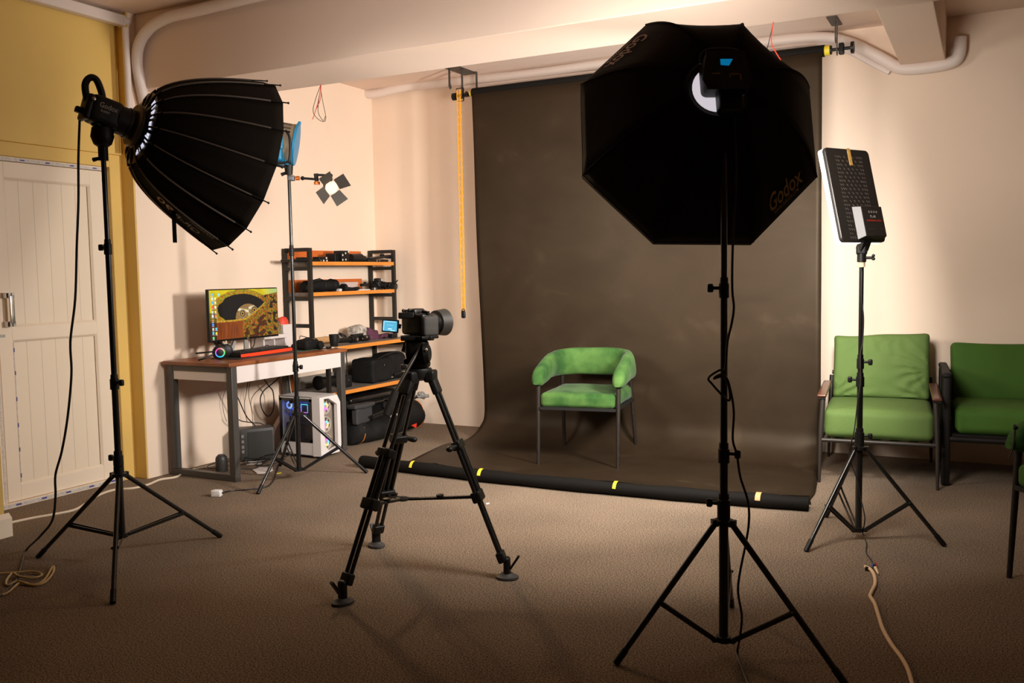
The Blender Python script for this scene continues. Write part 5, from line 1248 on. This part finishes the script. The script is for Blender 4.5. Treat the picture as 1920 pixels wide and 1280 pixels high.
def fan(c, d, R, cols_, nm='fan', en=1.5):
    d = V(d); mb = MB(); mb.torus(c, d, R, R*.12, 28, 6); mb.cyl(V(c)-d*.004, V(c)+d*.003, R*.36, n=20)
    e = d.orthogonal().normalized(); g = d.cross(e)
    for i in range(7):
        a = 2*PI*i/7; q = e*math.cos(a)+g*math.sin(a); r_ = e*math.cos(a+.5)+g*math.sin(a+.5)
        mb.face([mb.v(V(c)+q*R*.36), mb.v(V(c)+q*R*.95-d*.003), mb.v(V(c)+r_*R*.95+d*.003), mb.v(V(c)+r_*R*.36)])
    fo = mb.build(nm, mat('fan_frost', (.42, .36, .30), .4), pcb)
    mb = MB(); mb.cols = []
    n = 36
    for i in range(n):
        a = 2*PI*i/n; q = e*math.cos(a)+g*math.sin(a); f = i/n*len(cols_); k = int(f); f -= k; c0, c1 = cols_[k % len(cols_)], cols_[(k+1) % len(cols_)]
        for rr_ in (.27, .50):
            mb.v(V(c)+d*.007+q*R*rr_); mb.cols.append(tuple(x*(1-f)+y*f for x, y in zip(c0, c1)))
    mb.bm.verts.ensure_lookup_table()
    for i in range(n): mb.face([mb.bm.verts[j] for j in (2*i, 2*i+1, (2*i+3) % (2*n), (2*i+2) % (2*n))])
    mb.build('light_ring', mat_emit_attr('fan_glow', 1.7), fo)
RB = [(.9, .8, .1), (.1, .9, .9), (.2, .3, 1), (.75, .1, .9), (.6, .1, .8), (.9, .4, .2)]
for z in (.382, .243, .108): fan((X1-.045, Y0+.115, z), (1, 0, 0), .058, RB); RB = RB[1:]+RB[:1]
# interior behind the glass
mb = MB(); mb.bb((X0+.015, Y0+.10, Z0+.11), (X1-.08, Y0+.105, Z1-.03)); mb.build('motherboard', mat('board_dark', (.02, .022, .03), .4, var=.5, vscale=50), pcb)
MB().bb((X0+.012, Y0+.018, Z0+.008), (X1-.09, Y0+.10, Z0+.115)).bb((X0+.03, Y0+.05, Z0+.20), (X1-.16, Y0+.10, Z0+.235)).bb((X1-.16, Y0+.02, .14), (X1-.09, Y0+.10, .26)).build('inner_shroud', mat('shroud', (.015, .015, .02), .3), pcb)
fan((X0+.055, Y0+.06, .385), (0, -1, 0), .058, [(.15, .3, 1), (.5, .7, 1), (.2, .35, 1)])
mb = MB(); mb.cols = []
def lquad(x0, x1, z0, z1, y, c):
    mb.face([mb.v((x0, y, z0)), mb.v((x1, y, z0)), mb.v((x1, y, z1)), mb.v((x0, y, z1))]); mb.cols.extend(c if isinstance(c, list) else [c]*4)
cx, cz, y_ = X1-.185, .368, Y0+.045
for (a0_, b0_, a1_, b1_, c) in ((-.030, -.034, .030, -.028, [(.9, .1, .8), (.6, .2, .9), (.5, .3, .9), (.9, .1, .8)]), (-.030, .028, .030, .034, [(.1, .8, .7), (.1, .9, .9), (.1, .9, .9), (.2, .9, .5)]), (-.034, -.03, -.028, .03, [(.9, .1, .8), (.9, .1, .8), (.2, .8, .6), (.2, .8, .6)]), (.028, -.03, .034, .03, [(.3, .4, .9), (.3, .4, .9), (.1, .9, .9), (.1, .9, .9)])): lquad(cx+a0_, cx+a1_, cz+b0_, cz+b1_, y_, c)
for k, z in enumerate((.44, .425, .41, .39, .37, .35, .33, .31, .29, .27)): lquad(X1-.117, X1-.110, z-.006, z+.004, Y0+.05, (.5, .1, .7) if k < 3 else (.1, .7, .8) if k < 5 else (.2, .35, .6) if k < 8 else (.1, .8, .6))
lquad(cx+.01, cx+.016, .315, .32, y_, (.1, .6, 1)); lquad(X0+.09, X0+.15, .452, .46, y_, (.05, .12, .5))
mb.build('light_strips', mat_emit_attr('fan_glow', 1.7), pcb)
mb = MB(); mb.cols = []; n = 18
c0 = mb.v((X0+.055, Y0+.098, .385)); mb.cols.append((.10, .28, 1)); rgs = []
for j, (r_, c) in enumerate(((.035, (.05, .18, 1)), (.065, (.01, .05, .60)), (.10, (.003, .01, .12)))):
    ring_ = []
    for i in range(n): a = 2*PI*i/n; ring_.append(mb.v((max(X0+.016, X0+.055+r_*math.cos(a)), Y0+.098, min(Z1-.03, .385+r_*math.sin(a))))); mb.cols.append(c)
    rgs.append(ring_)
for i in range(n): mb.face([c0, rgs[0][i], rgs[0][(i+1) % n]]); [mb.face([A_[i], A_[(i+1) % n], B_[(i+1) % n], B_[i]]) for A_, B_ in zip(rgs, rgs[1:])]
mb.build('fan_glow_disc', mat_emit_attr('fan_glow2', 1.0), pcb)  # blue glow around the fan, painted as an emissive disc fading outward
PL = bpy.data.lights.new('case_light', 'POINT'); PL.energy = .22; PL.color = (.08, .2, 1); PL.shadow_soft_size = .02
po_ = bpy.data.objects.new('case_light', PL); COL.objects.link(po_); po_.parent = pcb; po_.location = V((X0+.14, Y0+.05, .40))-pcb.location
MB().bb((X0+.008, Y0-.001, Z0+.105), (X1-.075, Y0+.004, Z1-.02)).build('glass_side', GLASSD, pcb)
MB().bb((X0+.006, Y0-.002, Z0+.10), (X0+.030, Y0+.003, Z1-.016)).bb((X1-.098, Y0-.002, Z0+.10), (X1-.073, Y0+.003, Z1-.016)).bb((X0+.006, Y0-.002, Z1-.036), (X1-.073, Y0+.003, Z1-.016)).bb((X0+.006, Y0-.002, Z0+.10), (X1-.073, Y0+.003, Z0+.122)).build('glass_border', BLKG, pcb)
for x in (X0+.03, X1-.08):
    for y in (Y0+.03, Y1-.03): MB().cyl((x, y, 0), (x, y, Z0), .014).build('foot', GREYP, pcb)
# old black machine
ob_ = thing('old_computer', (-4.90, 5.15, 0), 'old black computer tower lying in shade under the desk', 'computer')
A, B = fl(452, 866), fl(516, 859); dY = (B-A).normalized(); Rr_ = Matrix.Rotation(math.atan2(dY.y, dY.x)-PI/2, 3, 'Z'); ctr = (A+B)/2 + Rr_ @ V((-.075, 0, 0)); ctr.z = .122
MB().rbox(ctr, (.15, (B-A).length, .236), .006, Rr_).build('case_shell', DKGREY, ob_)
mb = MB()
for z in (.19, .15, .11, .075): mb.box(ctr+Rr_ @ V((.0755, -(B-A).length/2+.018, z-.122)), (.003, .018, .022), Rr_)
mb.build('front_ports', GREYP, ob_)
MB().box(ctr+Rr_ @ V((.0765, .02, -.004)), (.003, (B-A).length-.07, .20), Rr_).build('side_panel', mat('side_grey', (.03, .029, .026), .35), ob_)
tag(MB().lathe((-4.79, 4.72, 0), (0, 0, 1), [(0, .040), (.004, .042), (.085, .042), (.105, .038), (.122, .022), (.123, .001)], 22).build('cable_tub', DKGREY), 'small dark round canister on the carpet behind the front desk leg', 'canister')
pg = thing('paper_bag', (-4.93, 5.42, 0), 'pale pink paper bag leaning between the two computers', 'bag')
bq = [onX(537, 769, -4.93), onX(547, 775, -4.93), onX(552, 850, -4.93), onX(512, 850, -4.93), onX(516, 806, -4.93)]
MB().prism(bq, (-.06, .02, 0)).build('bag_body', mat('pink_paper', (.52, .38, .34), .7, var=.1, vscale=10), pg)
tag(MB().ball(onX(508, 800, -4.90), .024, 9, (.5, 1.1, .6)).ball(onX(512, 803, -4.89), .018, 8, (.4, .8, 1)).build('plant_leaf', LEAF), 'dark green leaf poking up behind the old black computer', 'leaf')

# ============================================================ FLOOR LITTER AND CABLES
def litter(name, pts, th, m, label, cat):
    return tag(MB().prism([fl(x, y, .002) for x, y in pts], (0, 0, th)).build(name, m), label, cat)
litter('folded_paper', [(461, 868), (489, 868.5), (492, 872.5), (462, 871.5)], .015, WHITEL, 'folded white paper lying in front of the old black computer', 'paper')
litter('folded_paper', [(472, 880), (484, 877), (497, 877), (511, 877.5), (512, 882), (500, 887), (482, 888)], .006, WHITEL, 'torn white cardboard on the carpet under the desk edge', 'cardboard')
pgp = thing('plug_adapter', fl(407, 930), 'white plug adapter lying on the carpet in front of the desk leg', 'plug')
q = fl(406, 930)
MB().loft([[q+V((0, 0, z)) + (CR*x+V((-CF.x, -CF.y, 0)).normalized()*y)*s_ for x, y in ((-.034, .0), (-.028, .022), (.028, .026), (.034, .012), (.034, -.020), (-.012, -.026))] for z, s_ in ((0, .9), (.004, 1), (.036, 1), (.040, .85))]).build('plug_body', WHITE, pgp, bevel=.003)
tag(MB().tube([q+CR*.036+V((0, 0, .02)), fl(432, 920, .006), fl(470, 917, .005), fl(500, 912, .005), fl(512, 902, .005), fl(517, 889, .005), fl(523, 872, .005), fl(530, 856, .005)], .0042, 6).build('power_cable', CABB), 'black cable curving from the white plug adapter to the middle stand', 'cable')
litter('yellow_scrap', [(517, 887), (527, 885.5), (528, 887), (518, 889)], .002, YTAPE, 'tiny yellow tape scrap beside the middle stand', 'scrap')
litter('white_scrap', [(911, 944), (917, 942.5), (918, 944), (912, 946)], .003, WHITEL, 'tiny white scrap alone on the carpet right of the video tripod', 'scrap')
# tangle of cables on the floor under the desk
random.seed(21); tg = MB()
for k in range(7):
    c = V((-4.72+random.uniform(-.16, .10), 4.92+random.uniform(-.14, .35), .006+.006*k)); pts = []
    for i in range(9):
        a = i*.8+k; pts.append(c+V((math.cos(a)*(.05+.05*random.random()), math.sin(a)*(.09+.08*random.random()), .004*math.sin(a*2)+.002)))
    tg.tube(pts, .0035, 6, 5)
o = tag(tg.build('cable_tangle', CABB), 'tangle of black cables on the carpet under the desk', 'cables'); o['kind'] = 'stuff'
def wallcable(pts, X, r, m, label, n='hanging_cable'):
    return tag(MB().tube([onX(x, y, X) for x, y in pts], r, 6, 6).build(n, m), label, 'cable', None)
wallcable([(432, 720), (447, 748), (462, 780), (478, 798), (497, 825), (512, 838), (519, 848)], -4.93, .0042, CABB, 'black cable running diagonally down under the desk from the front leg')
wallcable([(440, 778), (450, 788), (472, 792), (492, 795), (504, 812), (514, 832), (519, 846)], -4.95, .004, CABB, 'black cable sagging low from the desk leg to the old computer')
wallcable([(493, 708), (503, 722), (512, 735), (513, 765), (503, 780), (492, 768), (488, 748), (495, 732), (512, 718), (525, 706), (528, 700)], -4.98, .005, CABB, 'thick black cable hanging in a loop under the desk')
wallcable([(465, 712), (462, 735), (458, 760), (463, 790)], -5.03, .0022, CABB, 'thin dark cable hanging left on the wall under the desk')
wallcable([(470, 712), (466, 738), (472, 770), (474, 800)], -5.03, .0022, CABB, 'thin dark cable hanging right on the wall under the desk')
wallcable([(424, 728), (417, 750), (420, 775), (425, 790)], -5.06, .0018, CABB, 'hair-thin cable on the wall just left of the desk front leg')
wallcable([(542, 700), (545, 730), (549, 745)], -4.98, .003, CABW, 'white cable hanging above the white computer')
tag(MB().tube([(-4.45, 5.735, .775), V(onY(651, 690, 5.76)), V(onY(650, 715, 5.80)), V(onY(643, 745, 5.80)), V(onY(644, 790, 5.80)), V(onY(646, 825, 5.82))], .0045, 6).build('desk_cable', CABB), 'black cable dropping from the right end of the desk', 'cable')
tag(MB().tube([(-4.47, 5.742, .78), V(onY(648, 662, 5.75)), V(onY(652, 673, 5.76))], .003, 6).build('desk_cable', CABW), 'short white cable end at the right corner of the desk', 'cable')
# white cord along the skirting
tag(MB().tube([fl(22, 979, .006), fl(60, 971, .006), fl(100, 964, .006), fl(138, 956, .006), fl(160, 944, .006), fl(185, 928, .006), fl(215, 918, .006), fl(250, 915, .006), fl(278, 908, .006), fl(300, 899, .006), fl(330, 894, .006), fl(346, 885, .006), V((-5.01, 4.68, .006)), V((-4.98, 4.9, .006))], .0075, 8).build('floor_cable', CABW), 'white cable snaking over the carpet past the white door to the desk', 'cable')
L1 = (-3.70, 2.90)
tag(MB().tube([hl_p for hl_p in [V(vz(150, 216, L1)), V(vz(149, 235, L1)), V(vz(147, 300, L1)), V(vz(147, 380, L1)), V(vz(144, 460, L1)), V(vz(141, 560, L1)), V(vz(132, 640, L1)), V(vz(134, 700, L1)), V(vz(127, 780, L1)), V(vz(116, 845, L1)), V(vz(104, 890, L1)), V(vz(104, 930, L1)), V(vz(98, 975, L1)), V(vz(75, 1005, L1)), fl(50, 1030, .006), fl(42, 1055, .006), fl(32, 1085, .006), fl(12, 1108, .006), fl(-20, 1130, .006)]], .0055, 8).build('lamp_power_cord', CABB), 'black power cord hanging from the left lamp head down to the carpet', 'cord')
tag(MB().tube([fl(-25, 1076, .008), fl(20, 1074, .008), fl(60, 1071, .010), fl(79, 1077, .008), fl(62, 1083, .008), fl(36, 1080, .014), fl(24, 1074, .016), fl(12, 1088, .008), fl(14, 1097, .006), fl(34, 1089, .014), fl(58, 1096, .006), fl(82, 1088, .008), fl(99, 1062, .012), fl(100, 1072, .008), fl(86, 1090, .006), fl(64, 1097, .006), fl(38, 1092, .008), fl(12, 1112, .006), fl(-25, 1120, .006)], .0052, 8).build('gold_cable_coil', CABG), 'loose coil of golden speaker cable on the carpet at lower left', 'cable')
# octagonal softbox lamp cord
O1 = (-.804, 3.135)
def ov(x, y, off=.03): return V(vz(x, y, O1)) - V((CF.x, CF.y, 0)).normalized()*off
tag(MB().tube([ov(1372, 215, .03), ov(1376, 330), ov(1370, 460), ov(1369, 540), ov(1372, 575), ov(1368, 605), ov(1360, 640), ov(1356, 690), ov(1345, 692), ov(1325, 706), ov(1332, 718), ov(1350, 738), ov(1364, 748), ov(1362, 720), ov(1350, 700), ov(1334, 708), ov(1356, 704), ov(1366, 730), ov(1372, 770), ov(1370, 820), ov(1378, 850), ov(1384, 890), ov(1398, 935), ov(1400, 975), ov(1393, 1020), ov(1383, 1070), ov(1380, 1105), ov(1387, 1150), ov(1383, 1190, .03), fl(1383, 1225, .005), fl(1392, 1255, .005), fl(1408, 1295, .005)], .0042, 8, 5).build('lamp_power_cord', CABB), 'black power cord looped once around the pole of the octagonal softbox stand', 'cord')
# panel light cord
R1 = (-.551, 4.813)
def rv(x, y, off=.03): return V(vz(x, y, R1)) - V((CF.x, CF.y, 0)).normalized()*off
tag(MB().tube([rv(1612, 508), rv(1611, 560), rv(1613, 575), rv(1615, 600), rv(1613, 640), rv(1609, 665), rv(1608, 715, .04), rv(1603, 745, .04), rv(1598, 790, .04), rv(1594, 815, .04), rv(1589, 850, .02), rv(1600, 895, .05), rv(1607, 930, .05), rv(1613, 965, .06), fl(1618, 1000, .006), fl(1625, 1018, .005), fl(1624, 1035, .005), fl(1634, 1050, .005), fl(1637, 1058, .006)], .003, 6).build('lamp_power_cord', CABB), 'thin dark cord hanging along the pole of the flat panel light', 'cord')
tag(MB().tube([fl(1622, 1062, .012), fl(1632, 1067, .012), fl(1639, 1078, .009), fl(1641, 1094, .008), fl(1634, 1110, .008), fl(1632, 1118, .008), fl(1640, 1131, .008), fl(1648, 1156, .008), fl(1656, 1180, .008), fl(1672, 1208, .008), fl(1690, 1232, .008), fl(1703, 1256, .008), fl(1714, 1295, .008)], .0078, 10).build('extension_cord', CABC), 'cream extension cord on the carpet at lower right', 'cord')
jn = thing('cord_connector', fl(1635, 1064), 'small black screw connector where the panel cord meets the cream cord', 'connector')
MB().rbox(fl(1630, 1066, .010), (.035, .02, .018), .004).rbox(fl(1639, 1060, .008), (.02, .02, .014), .004).build('terminal_block', BLK, jn)
MB().tube([fl(1637, 1055, .012), fl(1636, 1060, .02), fl(1635, 1066, .012)], .002, 6).build('blue_wire', mat('blue_wire', (.05, .15, .6), .4), jn)
MB().tube([fl(1640, 1052, .006), fl(1644, 1058, .016), fl(1640, 1066, .01)], .0016, 6).build('red_wire', WIRER, jn)
MB().cyl(fl(1641, 1064, .012), fl(1647, 1076, .006), .008, .004).build('taped_end', CABC, jn)
